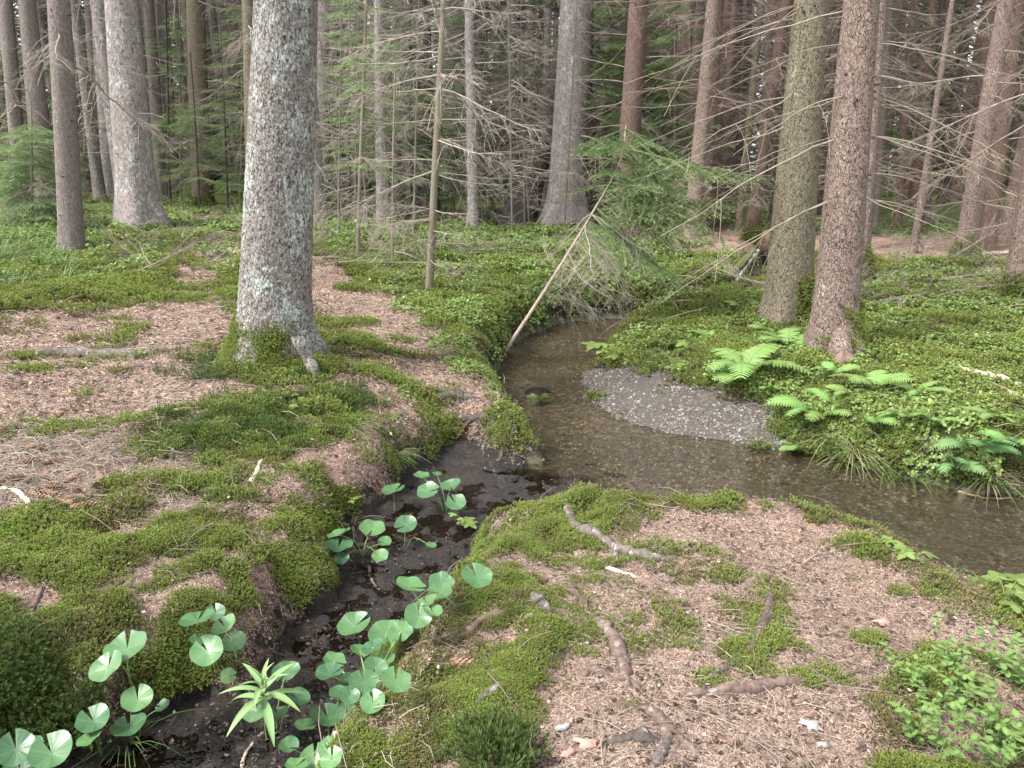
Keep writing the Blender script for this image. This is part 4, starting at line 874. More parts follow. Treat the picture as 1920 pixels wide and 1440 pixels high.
RT = [
 ([(1008, 940), (1075, 985), (1140, 1022), (1205, 1047), (1300, 1062)], 25, 'long grey root running along the mossy far edge of the needle bank', 'root_grey'),
 ([(1108, 1152), (1150, 1200), (1172, 1262), (1186, 1318)], 26, 'knotty brown root between two strips of moss in the middle of the needle bank', 'root'),
 ([(1186, 1316), (1232, 1350), (1270, 1385), (1320, 1430)], 24, 'dark root running from the knotty brown root to the bottom edge', 'root'),
 ([(1448, 1092), (1440, 1150), (1420, 1198), (1396, 1228)], 22, 'short upright-lying root framed by moss right of the knotty brown root', 'root'),
 ([(1542, 1276), (1440, 1290), (1340, 1302), (1262, 1308)], 27, 'thick brown root lying crosswise on the needles at lower right', 'root'),
 ([(1392, 1234), (1345, 1268), (1310, 1302)], 14, 'thin grey root joining the crosswise root from behind', 'root_grey'),
 ([(985, 1152), (915, 1162), (862, 1205)], 20, 'bare orange-brown root with a pale broken end in moss by the ditch', 'root'),
 ([(945, 1278), (908, 1312), (878, 1352)], 20, 'pale splintered root end in bright moss near the bottom of the bank', 'root_grey'),
 ([(998, 1116), (1032, 1150)], 24, 'short grey root stub in the moss above the pale broken root', 'root_grey'),
 ([(1130, 1398), (1190, 1386), (1255, 1398)], 24, 'root with white lichen behind the loose grey stick at the bottom', 'root_grey'),
 ([(1082, 1280), (1118, 1258), (1152, 1284)], 16, 'small dark arched root left of the knotty brown root', 'root'),
 ([(20, 674), (130, 668), (250, 668), (335, 660)], 26, 'thick grey root crossing the needle path left of the big front spruce', 'root_grey'),
 ([(0, 1040), (45, 1018), (95, 1010)], 17, 'brown root across the moss at the left picture edge', 'root'),
 ([(400, 966), (445, 953), (480, 944)], 12, 'thin dark root at the top of the moss mound', 'root'),
 ([(330, 1010), (365, 990), (395, 982)], 10, 'short dark root on the moss mound below the thin dark root', 'root'),
 ([(225, 1100), (270, 1098), (335, 1082)], 17, 'broken root in the bare needle patch of the moss mound', 'root'),
 ([(805, 745), (860, 744), (905, 752)], 17, 'pale root on the moss ridge above the mud flat', 'root_grey'),
 ([(838, 780), (900, 784), (950, 800), (975, 815)], 18, 'grey root along the edge of the mud flat', 'root_grey'),
 ([(920, 770), (955, 785), (965, 800)], 12, 'short grey root near the tip of the mossy spur', 'root_grey'),
 ([(445, 482), (415, 480), (380, 492), (350, 505)], 13, 'dark root on the far path left of the big front spruce', 'root'),
 ([(445, 448), (420, 450), (395, 448)], 9, 'dark root crossing the far path', 'root'),
 ([(268, 498), (290, 510), (305, 518)], 12, 'stubby brown root beside the bilberry tuft on the far path', 'root'),
 ([(335, 465), (350, 460), (362, 464)], 9, 'small dark root at the right foot of the broad pale spruce', 'root'),
 ([(1538, 1279), (1600, 1264), (1695, 1250)], 13, 'thin end of the crosswise root running right into the moss', 'root'),
 ([(1062, 1098), (1086, 1124), (1110, 1156)], 17, 'half-buried root leading to the knotty brown root from behind', 'root'),
 ([(1296, 1062), (1345, 1076), (1425, 1066)], 11, 'half-buried dark root continuing the long grey root to the right', 'root'),
 ([(388, 565), (420, 562), (445, 556)], 14, 'mossy root directly left of the big front spruce', 'root')]
for px, w, lab, mt in RT: lay(px, w * 1.2, 'surface_root', lab, 'root', mt, .42, raise_=.004)
ST = [
 ([(1228, 1442), (1246, 1405), (1266, 1368)], 22, 'loose dark grey stick at the bottom edge of the needle bank', 'root_grey', .1),
 ([(230, 696), (268, 690), (312, 700)], 13, 'dark knobbly stick with a lichen-white end on the path', 'root', .1),
 ([(1788, 698), (1850, 712), (1935, 734)], 17, 'long pale weathered pole on the green right bank', 'wood_pale', .05),
 ([(1886, 742), (1945, 768)], 15, 'shorter pale log end at the right edge below the long pole', 'wood_pale', .05),
 ([(1720, 528), (1770, 546), (1850, 540), (1895, 528)], 13, 'dark rotten branch on the ground left of the right-edge trunk', 'twig_dark', .1),
 ([(1815, 482), (1860, 479), (1910, 474)], 9, 'straight pale fallen pole behind the crossing pair of trunks', 'wood_pale', -.1),
 ([(50, 975), (52, 945), (30, 925), (0, 918)], 11, 'pale forked stick among the cones at the left', 'wood_pale', .05),
 ([(1300, 1230), (1340, 1236), (1378, 1242)], 5, 'reddish-brown thin stick above the crosswise root', 'root', .1),
 ([(1135, 1068), (1165, 1075), (1195, 1085)], 9, 'short pale wood splinter below the long grey root', 'wood_pale', .15),
 ([(1300, 1092), (1320, 1078), (1345, 1066)], 4, 'thin brown twig right of the pale splinter', 'root', .1),
 ([(470, 910), (485, 880), (495, 855)], 10, 'pale stick standing against the mossy bank below the big spruce', 'wood_pale', -.1),
 ([(1500, 1062), (1540, 1040), (1590, 1030)], 5, 'thin pale twig on the right half of the needle bank', 'twig_pale', .05),
 ([(1480, 1205), (1560, 1210), (1625, 1200)], 4, 'thin pale twig below the pink bark flake', 'twig_pale', .05),
 ([(455, 1445), (460, 1420), (475, 1395)], 8, 'pale stick standing in the ditch mud under the lance-leaved plant', 'wood_pale', -.2),
 ([(1790, 925), (1850, 938), (1900, 936)], 7, 'thin bare root hanging along the water line of the right bank', 'wood_pale', -.1),
 ([(600, 700), (560, 685), (640, 745)], 4, 'thin twig at the foot of the big front spruce', 'twig_pale', .05),
 ([(60, 1155), (70, 1125), (78, 1105)], 10, 'short orange-barked stick stuck in the moss at the left', 'root', .0),
 ([(690, 1060), (700, 1095), (712, 1110)], 7, 'bent brown stick lying in the wet ditch', 'root', .1)]
for px, w, lab, mt, sk in ST: lay(px, w, 'stick', lab, 'stick', mt, sk, taper=.35, rough=.08)
BLK = [([(905, 880), (945, 888), (985, 886)], 10, 'blackened wet branch on the mud bar, left one'), ([(960, 905), (1010, 898), (1055, 900)], 12, 'blackened wet branch on the mud bar, middle one'), ([(1060, 912), (1095, 906), (1122, 908)], 11, 'blackened wet branch on the mud bar, right one'),
       ([(1145, 893), (1175, 895)], 9, 'black wet cone at the edge of the stream'), ([(1097, 872), (1118, 874)], 5, 'tiny black stick in the stream beside the mud bar'), ([(1462, 906), (1480, 910)], 7, 'small black bark piece lying in the lower stream'),
       ([(688, 1058), (722, 1062)], 12, 'black cone in the wet ditch below the marsh leaves'), ([(1115, 690), (1140, 692)], 5, 'black twig on the sandy point')]
for px, w, lab in BLK: lay(px, w, 'wet_wood', lab, 'wood', 'wet_black', .15, rough=.3)
# sunken dark stone under the clear water
P = hit1(1008, 738); m = MB(); V, F = tube(np.array([[-.10, 0, 0], [-.04, 0, .02], [.05, .01, .02], [.10, 0, 0]]), [.05, .13, .12, .05], 12); m.add(V * [1, 1, .35], F)
tag(mobj('sunken_stone', m.mesh('sunken_stone', M['wet_black']), None, P), 'dark stone lying under the clear water left of the gravel bar', 'stone')
# broken mossy log on the far bank
A, B = hit1(1360, 528), None
D = ray(np.array([1418.]), np.array([468.]))[0]; B = CAM + D * ((A[1] - .1) / D[1])
t = thing('broken_log', A, 'broken mossy log slanting up from the far stream bank with a lichen-blue side', 'log')
m = MB(); c = spline(np.array([[-.12, .05, -.12], [0, 0, 0.02], (B - A) * .5, B - A]), 20); V, F = tube(c, .066 + .010 * np.sin(np.arange(20)), 14); V = V + (fbm(V * 18, 3, 2)[:, None] - .5) * .05; m.add(V, F)
mobj('log_body', m.mesh('log_body', M['moss_log']), t)
m = MB(); c2 = spline(np.array([[.06, -.06, -.16], [.14, -.05, -.02], (B - A) * .6 + [.05, -.05, -.02], B - A + [.03, -.04, 0]]), 18); V, F = tube(c2, np.linspace(.045, .03, 18), 10); V = V + (fbm(V * 22, 3, 4)[:, None] - .5) * .03; m.add(V, F)
mobj('bark_slab', m.mesh('bark_slab', M['bark_main']), t)
# the bare scar at the foot of the front right trunk
T = TR['r2']; m = MB(); a = np.linspace(-.95, .95, 13); zz = np.linspace(-.1, 1, 9); V = []
for k in zz:
    w = (1 - max(k, 0) ** 1.6) * .16 + .006
    for x in a: V.append((x * w, -.02 * math.cos(x * 1.5) * (1 + 2 * (1 - k)) - .02 * (1 - k) - .015 * (abs(x) > .9) * 0 + .018 * math.exp(-(x * 6) ** 2) * 1.0, k * .19))
V = np.array(V); V = V + (fbm(V * 30, 3, 12)[:, None] - .5) * .035
F = [[i * 13 + j, i * 13 + j + 1, (i + 1) * 13 + j + 1, (i + 1) * 13 + j] for i in range(8) for j in range(12)]
m.add(V, F); q = hit1(1590, 688) - T['P']; mobj('bare_scar', m.mesh('bare_scar', M['scar']), T['root'], tuple(q + np.array([0, .035, -.05])), (-.42, 0, 0))
m = MB(); addtube(m, spline(np.array([[.02, -T['r0'] * .5, .20], q + [0.01, .22, .13], q + [.0, .16, .02], q + [-.0, .12, -.16]]), 14), np.linspace(.07, .14, 14), 14); mobj('root', m.mesh('root', M['bark_brown']), T['root'])
# ------------------------------------------------------------------ cones, chips
def cone_mesh(seed):
    r_ = np.random.default_rng(seed); m = MB(); L, R = .105, .0155
    addtube(m, [[0, 0, 0], [L * .3, 0, 0], [L * .8, 0, 0], [L, 0, 0]], [R * .5, R * .75, R * .6, R * .2], 8)
    for k in range(70):
        t = k / 70; a = k * 2.39996; r = R * (.62 + .5 * math.sin(PI * min(1, .12 + t * .95))) ; x = L * t
        d = np.array([0, math.cos(a), math.sin(a)]); s = np.cross(d, [1, 0, 0]); w = .0075 * (1.1 - .6 * t); p = np.array([x, 0, 0])
        m.add([p + d * r * .6 - s * w, p + d * r * .6 + s * w, p + d * r + [.012, 0, 0] + s * w * .7, p + d * r * 1.1 + [.019, 0, 0], p + d * r + [.012, 0, 0] - s * w * .7], [[0, 1, 2], [0, 2, 4], [4, 2, 3]])
    return m.mesh('pine_cone', M['cone'], False)
CONES = []
CV = [cone_mesh(k) for k in range(3)]
for k, (u, v) in enumerate([(46, 898), (80, 900), (84, 916), (107, 932), (141, 922), (139, 948), (121, 910), (177, 914), (133, 957), (82, 876), (117, 867), (70, 848), (93, 837), (23, 810), (95, 789), (293, 868), (30, 872), (160, 935), (60, 930), (195, 905)]):
    P = hit1(u, v); CONES.append((u, tag(mobj('spruce_cone', CV[k % 3], None, P + [0, 0, .014], (random.uniform(0, 6), random.uniform(-.12, .12), random.uniform(0, 6.28)), random.uniform(.8, 1.15)), '', 'cone', 'cones in the litter above the moss mound')))
for k, (u, o) in enumerate(sorted(CONES, key=lambda q: q[0])): o['label'] = '%s spruce cone from the left in the twig litter above the moss mound' % ORD[k]
for (u, v, lab) in [(225, 797, 'brown cone alone on the path left of the dark moss tuft'), (337, 808, 'pale brown cone at the left edge of the dark moss tuft'), (600, 1018, 'brown cone on the bank beside the marsh leaves of the upper ditch'), (845, 1245, 'reddish cone in the dark hole of the right ditch bank'), (1140, 888, 'black cone at the mouth of the ditch')]:
    P = hit1(u, v); tag(mobj('spruce_cone', CV[0], None, P + [0, 0, .014], (random.uniform(0, 6), .1, random.uniform(0, 6.28))), lab, 'cone')
def chip(u, v, w, mat, lab, seed):
    r_ = np.random.default_rng(seed); P = hit1(u, v); s = .5 * w / pxm(P); a = np.arange(14) / 14 * 6.283; rr_ = s * (1 + .55 * (r_.uniform(-1, 1, 14))); V = np.stack([np.cos(a) * rr_, np.sin(a) * rr_ * .6, .2 * s * np.sin(a * 2 + 1)], 1)
    V = np.vstack([V, V + [0, 0, .006], [[0, 0, .012]]]); F = [[j, (j + 1) % 14, 14 + (j + 1) % 14, 14 + j] for j in range(14)]; m = MB(); m.add(V, F); m.F.append(np.array([[14 + j, 14 + (j + 1) % 14, 28] for j in range(14)]))
    tag(mobj('bark_chip', m.mesh('bark_chip', M[mat]), None, P + [0, 0, .012], (r_.uniform(-.2, .2), r_.uniform(-.2, .2), r_.uniform(-.4, .4))), lab, 'bark chip')
chip(1095, 1400, 42, 'chip_pink', 'pink curled bark flake near the bottom edge of the needle bank', 1)
chip(1652, 1172, 36, 'chip_pink', 'pink bark flake on the right half of the needle bank', 2)
chip(1518, 1366, 42, 'chip_white', 'white lichen-covered scrap on the needles at lower right', 3)
chip(1062, 1420, 26, 'chip_pink', 'pale brown bark scrap beside the pink curled flake', 4)
chip(1538, 1404, 18, 'chip_white', 'small pale scrap below the white lichen-covered scrap', 5)
chip(1372, 1398, 20, 'cone', 'dark brown bark scrap on the needles at the bottom', 6)
chip(1055, 1372, 26, 'chip_white', 'pale lichen scrap left of the loose grey stick', 7)

# ------------------------------------------------------------------ ground cover
def moss_patch(seed, n, rad, h, mat, star=6, w=.0034, spread=.75):
    r_ = np.random.default_rng(seed); m = MB(); rr_ = rad * np.sqrt(r_.uniform(0, 1, n)); a = r_.uniform(0, 6.28, n)
    B = np.stack([rr_ * np.cos(a), rr_ * np.sin(a), np.zeros(n)], 1); ax = np.stack([r_.normal(0, .28, n), r_.normal(0, .28, n), np.ones(n)], 1); ax[:, :2] += B[:, :2] / rad * .35; ax /= np.linalg.norm(ax, axis=1, keepdims=True)
    hh = h * r_.uniform(.6, 1.25, n)[:, None]
    for k in range(star * 3):
        lev = (k // star + 1) / 3.0; ph = a * 3 + k * 2.4; d = np.stack([np.cos(ph), np.sin(ph), np.zeros(n)], 1); s = np.stack([-np.sin(ph), np.cos(ph), np.zeros(n)], 1)
        c = B + ax * hh * (lev - .12); l = h * .42 * r_.uniform(.7, 1.2, n)[:, None]
        e = c + (d * spread * (1.25 - .75 * lev) + ax * (.35 + .55 * lev)) * l
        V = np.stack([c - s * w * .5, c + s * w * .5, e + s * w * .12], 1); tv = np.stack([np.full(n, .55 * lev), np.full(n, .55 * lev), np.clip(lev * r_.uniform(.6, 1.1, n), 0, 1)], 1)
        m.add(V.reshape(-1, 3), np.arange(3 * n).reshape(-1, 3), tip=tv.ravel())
    return m.mesh('moss_patch', mat, False)
def needle_patch(seed, n, rad, mat, ln=(.009, .018), w=.0013, hz=.008):
    r_ = np.random.default_rng(seed); m = MB(); c = np.stack([*(rad * np.sqrt(r_.uniform(0, 1, n)) * np.array([np.cos(a := r_.uniform(0, 6.28, n)), np.sin(a)])), r_.uniform(.001, hz, n)], 1)
    a = r_.uniform(0, 6.28, n); d = np.stack([np.cos(a), np.sin(a), r_.normal(0, .22, n)], 1); s = np.stack([-np.sin(a), np.cos(a), r_.normal(0, .3, n)], 1); l = r_.uniform(*ln, n)[:, None] * .5
    V = np.stack([c - d * l - s * w * .5, c - d * l + s * w * .5, c + d * l + s * w * .4, c + d * l - s * w * .4], 1); m.add(V.reshape(-1, 3), np.arange(4 * n).reshape(-1, 4), tip=np.repeat(r_.uniform(0, 1, n) ** 1.3, 4))
    return m.mesh('needle_patch', mat, False)
def twig_patch(seed, n, rad, mat, ln=(.05, .2)):
    r_ = np.random.default_rng(seed); m = MB()
    for k in range(n):
        a = r_.uniform(0, 6.28); p = np.array([*(rad * r_.uniform(0, 1) * np.array([math.cos(a), math.sin(a)])), .008]); b = r_.uniform(0, 6.28); l = r_.uniform(*ln); d = np.array([math.cos(b), math.sin(b), r_.uniform(-.05, .15)]); s = np.array([-d[1], d[0], 0])
        addtube(m, [p - d * l * .5, p + s * l * r_.normal(0, .07) + [0, 0, .01], p + d * l * .5], [.0011, .0015, .0008], 4, tip=np.full(3, .5))
    return m.mesh('twig_patch', mat)
def leaf_patch(seed, n, rad, hz, size, mat):
    r_ = np.random.default_rng(seed); m = MB()
    for k in range(n):
        a = r_.uniform(0, 6.28); rr_ = rad * math.sqrt(r_.uniform(0, 1)); c = np.array([rr_ * math.cos(a), rr_ * math.sin(a), r_.uniform(*hz)]); s = size * r_.uniform(.6, 1.2); b0 = r_.uniform(0, 6.28); tl = r_.normal(0, .35, 2)
        nleaf = 3 if k % 3 else 1
        for q in range(nleaf):
            b = b0 + q * 2.094; d = np.array([math.cos(b), math.sin(b), tl[0] - .12]); sd = np.array([-math.sin(b), math.cos(b), tl[1]])
            m.add([c, c + d * s * .5 - sd * s * .42, c + d * s * .95 - sd * s * .22, c + d * s * .85, c + d * s * .95 + sd * s * .22, c + d * s * .5 + sd * s * .42], [[0, 1, 2, 3], [0, 3, 4, 5]], tip=r_.uniform(.1, 1))
    return m.mesh('leaf_patch', mat, False)
def blades(seed, n, L, rad, w, mat, bend=.9, lean=.5, down=0.0):
    r_ = np.random.default_rng(seed); m = MB()
    for k in range(n):
        a = r_.uniform(0, 6.28); p = np.array([rad * r_.uniform(0, 1) * math.cos(a), rad * r_.uniform(0, 1) * math.sin(a), -.01]); l = L * r_.uniform(.5, 1.15); b = a + r_.normal(0, .6); d = np.array([math.cos(b), math.sin(b), 0]); q = np.linspace(0, 1, 6)[:, None]; le = lean * r_.uniform(.3, 1.2); be = bend * r_.uniform(.4, 1.2)
        c = p + d * l * (le * q + .35 * be * q ** 2) + np.array([0, 0, 1]) * l * (q * (1 - .35 * le) - .55 * be * q ** 2.2) - np.array([0, 0, down]) * l * q ** 2
        s = np.array([-d[1], d[0], 0]) * w * .5 * (1 - q ** 2 * .95); V = np.stack([c - s, c + s + [0, 0, w * .15]], 1).reshape(-1, 3); F = [[2 * i, 2 * i + 1, 2 * i + 3, 2 * i + 2] for i in range(5)]
        m.add(V, F, tip=np.repeat(q[:, 0] * r_.uniform(.4, 1), 2))
    return m.mesh('grass_tuft', mat, True)
def pebbles(seed, mat):
    r_ = np.random.default_rng(seed); m = MB(); V, F = tube([[0, 0, -.5], [0, 0, -.25], [0, 0, .15], [0, 0, .42], [0, 0, .5]], [.25, .48, .5, .32, .05], 8); V = V * (1 + .25 * (vnoise(V * 2.2 + seed * 3)[:, None] - .5)) * [1, .8, .6]; m.add(V, F, tip=r_.uniform(0, 1)); return m.mesh('pebble', mat)

def sample(n, r0, r1, amax=.80):
    az = rng.uniform(-amax, amax, n); r = np.exp(rng.uniform(math.log(r0), math.log(r1), n)); x, y = r * np.sin(az), r * np.cos(az)
    return np.stack([x, y, Zf(x, y)], 1), r
def masks(P):
    x, y = P[:, 0], P[:, 1]; g = lambda A: grid_at(A, x, y)
    return dict(ne=g(NE), le=g(LE), gr=g(GR), mud=g(MUD), bed=g(BED), sd=g(SD), dd=g(DD), soil=g(SOIL))
TXY = np.array([(*TR[k]['P'][:2], TR[k]['r0'] * 1.05) for k in TR])
def clear_trunks(P): 
    ok = np.ones(len(P), bool)
    for x, y, r in TXY: ok &= (P[:, 0] - x) ** 2 + (P[:, 1] - y) ** 2 > r * r
    return ok
RC = np.concatenate([c for c, r in ROOTS])
def root_near(P, d):
    o = np.zeros(len(P), bool)
    for c in RC: o |= (P[:, 0] - c[0]) ** 2 + (P[:, 1] - c[1]) ** 2 < d * d
    return o
def patch(P, s, seed, thr): return fbm(xy0(P[:, 0] * s, P[:, 1] * s), 4, seed) > thr

# moss
P, r = sample(210000, 1.25, 13); P = P[rng.uniform(0, 1, len(P)) < .36 / np.maximum(normal_at(P[:, 0], P[:, 1], .03)[:, 2], .2)]; r = np.hypot(P[:, 0], P[:, 1]); k = masks(P); rn = root_near(P, .06)
dens = np.clip(1.1 - k['ne'] * 1.25, 0, 1) * (1 - k['gr']) * (1 - .75 * k['le']); dens = np.where(rn, np.maximum(dens, .40 * patch(P, 4, 60, .54)), dens)
dens = dens + .13 * (k['ne'] > .3) * patch(P, 2.2, 62, .60)
ok = (rng.uniform(0, 1, len(P)) < dens) & (k['bed'] < .25) & (k['mud'] < .35) & (k['dd'] > .005) & (k['sd'] > np.where((P[:, 0] > 1.2) & (P[:, 1] < 6.2), .004, .05)) & clear_trunks(P); P, r = P[ok], r[ok]
M['moss_old'] = leafmat('faded_moss', (0.045, 0.040, 0.014), (0.25, 0.235, 0.085), 0.75, 0.2, 'tip', 0.4, 0.15)
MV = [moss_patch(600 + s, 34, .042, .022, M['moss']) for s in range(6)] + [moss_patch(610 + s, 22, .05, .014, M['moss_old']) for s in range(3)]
N = normal_at(P[:, 0], P[:, 1], .04)
n_ground = len(P)
for key, n, zt, lo, hi in (('main', 420, .30, 130, 300), ('r1', 160, .4, 280, 360), ('r2', 130, .38, 280, 350), ('l6', 120, .3, 170, 260), ('c19', 60, .3, 180, 360), ('r4', 110, .32, 180, 330), ('r6', 90, .34, 180, 320), ('r3', 50, .4, 270, 350), ('l9', 50, .3, 180, 360), ('r7', 40, .3, 180, 360)):
    T = TR[key]; z = zt * rng.uniform(0, 1, n) ** 2.2 * rng.uniform(.5, 1.25, n); a = np.radians(rng.uniform(lo, hi, n)); rd = T['r0'] * (1 + .55 * np.exp(-z / .16)) - .012
    P = np.vstack([P, T['P'] + np.stack([np.cos(a) * rd + T['lean'][0] * z, np.sin(a) * rd, z - .02], 1)]); N = np.vstack([N, np.stack([np.cos(a), np.sin(a), .5 + 0 * a], 1)]); r = np.hypot(P[:, 0], P[:, 1])
q = hit1(1590, 676); e = rng.normal(0, 1, (70, 3)) * [.09, .07, .03]; P = np.vstack([P, q + [.01, .17, .10] + e * [1, 1, 1]]); N = np.vstack([N, e * [3, 3, 0] + [0, -.2, 1]]); r = np.hypot(P[:, 0], P[:, 1])
N = N / np.linalg.norm(N, axis=1, keepdims=True)
foot = np.where(np.arange(len(P)) < n_ground, 1.0, .62)
gn_scatter('moss_carpet', P, align(N, rng.uniform(0, 6.28, len(P)), .85), np.clip(r / 3.4, .7, 2.8) * rng.uniform(.7, 1.25, len(P)) * (.65 + .9 * fbm(xy0(P[:, 0] * 3.5, P[:, 1] * 3.5), 3, 63)) * foot, np.where((fbm(xy0(P[:, 0] * 4, P[:, 1] * 4), 4, 64) + rng.normal(0, .05, len(P)) > .565) & (foot == 1), rng.integers(6, 9, len(P)), rng.integers(0, 6, len(P))), MV, 'yellow-green feathery moss covering the banks and mounds')
# dark hair-cap moss tufts
TD = []
for u, v, sx, sv, n in [(480, 790, 45, 28, 90), (400, 815, 55, 22, 60), (520, 815, 25, 15, 40), (650, 765, 30, 22, 50), (640, 740, 20, 10, 20), (30, 1300, 50, 60, 55), (120, 1350, 60, 30, 30), (930, 1400, 40, 20, 25), (740, 860, 30, 40, 25), (440, 690, 60, 14, 50), (560, 700, 30, 8, 30)]:
    Q = hit(rng.normal(u, sx, n), rng.normal(v, sv, n)); TD.append(Q)
TD = np.concatenate(TD); TD = TD[(grid_at(MUD, TD[:, 0], TD[:, 1]) < .3)]
gn_scatter('haircap_moss', TD, align(normal_at(TD[:, 0], TD[:, 1]), rng.uniform(0, 6.28, len(TD)), .4), rng.uniform(.8, 1.5, len(TD)), rng.integers(0, 3, len(TD)), [moss_patch(640 + s, 26, .05, .042, M['moss_dark'], 6, .003, .55) for s in range(3)], 'tufts of tall dark green hair-cap moss')
# needles
P, r = sample(42000, 1.25, 14); k = masks(P)
dens = (1 - k['gr'] > .75) * np.clip(k['ne'] * 1.25, 0, 1) + .28 * (1 - k['gr'] > .75) * (1 - k['le'])
ok = (rng.uniform(0, 1, len(P)) < dens) & (k['bed'] < .1) & (k['mud'] < .3) & clear_trunks(P); P, r = P[ok], r[ok]
gn_scatter('needle_litter', P, align(normal_at(P[:, 0], P[:, 1]), rng.uniform(0, 6.28, len(P))), np.clip(r / 3.2, .8, 2.6) * rng.uniform(.8, 1.2, len(P)), rng.integers(0, 5, len(P)), [needle_patch(700 + s, 75, .06, M['needle']) for s in range(5)], 'pinkish-brown litter of fallen spruce needles')
# flakes
def flake_patch(seed, n, rad, mat):
    r_ = np.random.default_rng(seed); m = MB()
    for k in range(n):
        a = r_.uniform(0, 6.28); c = np.array([*(rad * math.sqrt(r_.uniform()) * np.array([math.cos(a), math.sin(a)])), r_.uniform(.004, .011)]); q = np.arange(6) / 6 * 6.283 + r_.uniform(0, 6); s_ = r_.uniform(.004, .011) * np.array([1, r_.uniform(.4, .9)])
        V = c + np.stack([np.cos(q) * s_[0] * r_.uniform(.7, 1.2, 6), np.sin(q) * s_[1], r_.normal(0, .002, 6)], 1); m.add(V, [list(range(6))], tip=r_.uniform(0, 1) ** 2)
    return m.mesh('flake_patch', mat, False)
P, r = sample(9000, 1.25, 9); k = masks(P); ok = (rng.uniform(0, 1, len(P)) < .8 * (k['ne'] > .4) + .08) & (k['bed'] < .1) & (k['mud'] < .3) & (k['gr'] < .3) & clear_trunks(P); P, r = P[ok], r[ok]
M['flake'] = leafmat('bark_flakes', (0.04, 0.025, 0.02), (0.29, 0.215, 0.175), 0.8, 0.0, 'tip', 0.3, 0.15)
gn_scatter('bark_flakes', P, align(normal_at(P[:, 0], P[:, 1]), rng.uniform(0, 6.28, len(P))), np.clip(r / 3.2, .8, 2) * rng.uniform(.7, 1.2, len(P)), rng.integers(0, 4, len(P)), [flake_patch(760 + q, 9, .11, M['flake']) for q in range(4)], 'bark flakes and cone scales strewn over the needle litter')
# twigs
P, r = sample(6500, 1.25, 18); k = masks(P); u, v, _ = project(P)
heap = (u < 420) & (v > 800) & (v < 990); dens = .25 * k['ne'] + .07 + .9 * heap * (k['ne'] > .3) + .35 * (k['le'] > .5) * (u > 1500) * .4
dens = dens + .5 * ((u > 1150) & (v < 520))
ok = (rng.uniform(0, 1, len(P)) < dens) & (k['bed'] < .1) & (k['mud'] < .6); P, r = P[ok], r[ok]
hp = hit(rng.uniform(-60, 430, 420), rng.uniform(800, 975, 420)); hp = hp[grid_at(NE, hp[:, 0], hp[:, 1]) > .2]; P = np.vstack([P, hp]); r = np.hypot(P[:, 0], P[:, 1])
gn_scatter('twig_litter', P, align(normal_at(P[:, 0], P[:, 1]), rng.uniform(0, 6.28, len(P))), np.clip(r / 4, .8, 2) * rng.uniform(.7, 1.3, len(P)), rng.integers(0, 6, len(P)), [twig_patch(750 + s, 4, .22, M[('twig_pale', 'twig_grey', 'twig_brown')[s % 3]]) for s in range(6)], 'scattered thin twigs on the needles and moss')
# brushwood lying under the far trees
P, r = sample(2600, 8, 24); u, v, _ = project(P); k = masks(P); ok = (rng.uniform(0, 1, len(P)) < np.where(u > 1100, .55, .16)) & (k['bed'] < .05) & (r > 9) & (k['sd'] > .5); P = P[ok]; n = len(P)
gn_scatter('brushwood', P + [0, 0, .03], np.stack([rng.uniform(2.4, 3.9, n) * (rng.uniform(0, 1, n) < .5), rng.normal(0, .10, n), rng.uniform(0, 6.28, n)], 1), rng.uniform(.4, 1.1, n), rng.integers(0, 8, n), [DEADV[('twig_brown', 'twig_grey')[q % 2]][q // 2] for q in range(8)], 'dead branches lying on the floor under the far trees')
# leafy ground plants
P, r = sample(30000, 2.6, 22); k = masks(P); cl = fbm(xy0(P[:, 0] * 2.2, P[:, 1] * 2.2), 4, 70)
dens = .80 * np.where(P[:, 0] < -1.2, .45, 1) * k['le'] * sst(.36, .56, cl) / np.maximum(normal_at(P[:, 0], P[:, 1])[:, 2], .45) + .02 * (1 - k['ne']) * (r > 4.6) + .35 * (r > 13) * (1 - k['ne']) * sst(.4, .6, cl)
ok = (rng.uniform(0, 1, len(P)) < dens) & (k['bed'] < .05) & (k['gr'] < .5) & (k['mud'] < .2) & clear_trunks(P); P, r = P[ok], r[ok]
gn_scatter('ground_plants', P, align(normal_at(P[:, 0], P[:, 1], .08), rng.uniform(0, 6.28, len(P)), .6), np.clip(r / 8.5, .7, 1.7) * rng.uniform(.6, 1.3, len(P)), rng.integers(0, 5, len(P)), [leaf_patch(800 + s, 26, .11, (.01, .075), .028, M['sorrel']) for s in range(5)], 'low carpet of small bright green woodland leaves')
# grass
P, r = sample(26000, 2.2, 20); k = masks(P); u, v, _ = project(P); cl = fbm(xy0(P[:, 0] * 1.3, P[:, 1] * 1.3), 4, 75)
dens = .30 * np.where(P[:, 0] < -1.2, 2.2, 1) * k['le'] * sst(.44, .60, cl) + .10 * (np.abs(k['sd'] - .12) < .14) * (1 - k['gr']) + .95 * ((u < 125) & (v > 405) & (v < 505)) + .02 * (1 - k['ne']) * (r > 4)
ok = (rng.uniform(0, 1, len(P)) < dens) & (k['bed'] < .05) & (k['mud'] < .2) & (k['gr'] < .3) & clear_trunks(P); P, r = P[ok], r[ok]; tall = np.where(project(P)[0] < 140, 1.9, 1.0)
gn_scatter('grass', P, np.stack([0 * r, 0 * r, rng.uniform(0, 6.28, len(P))], 1), np.clip(r / 8, .6, 1.4) * rng.uniform(.5, 1.1, len(P)) * tall, rng.integers(0, 4, len(P)), [blades(850 + s, 9, .17, .03, .0042, M['grass']) for s in range(4)], 'thin green grass growing along the banks and on the left')
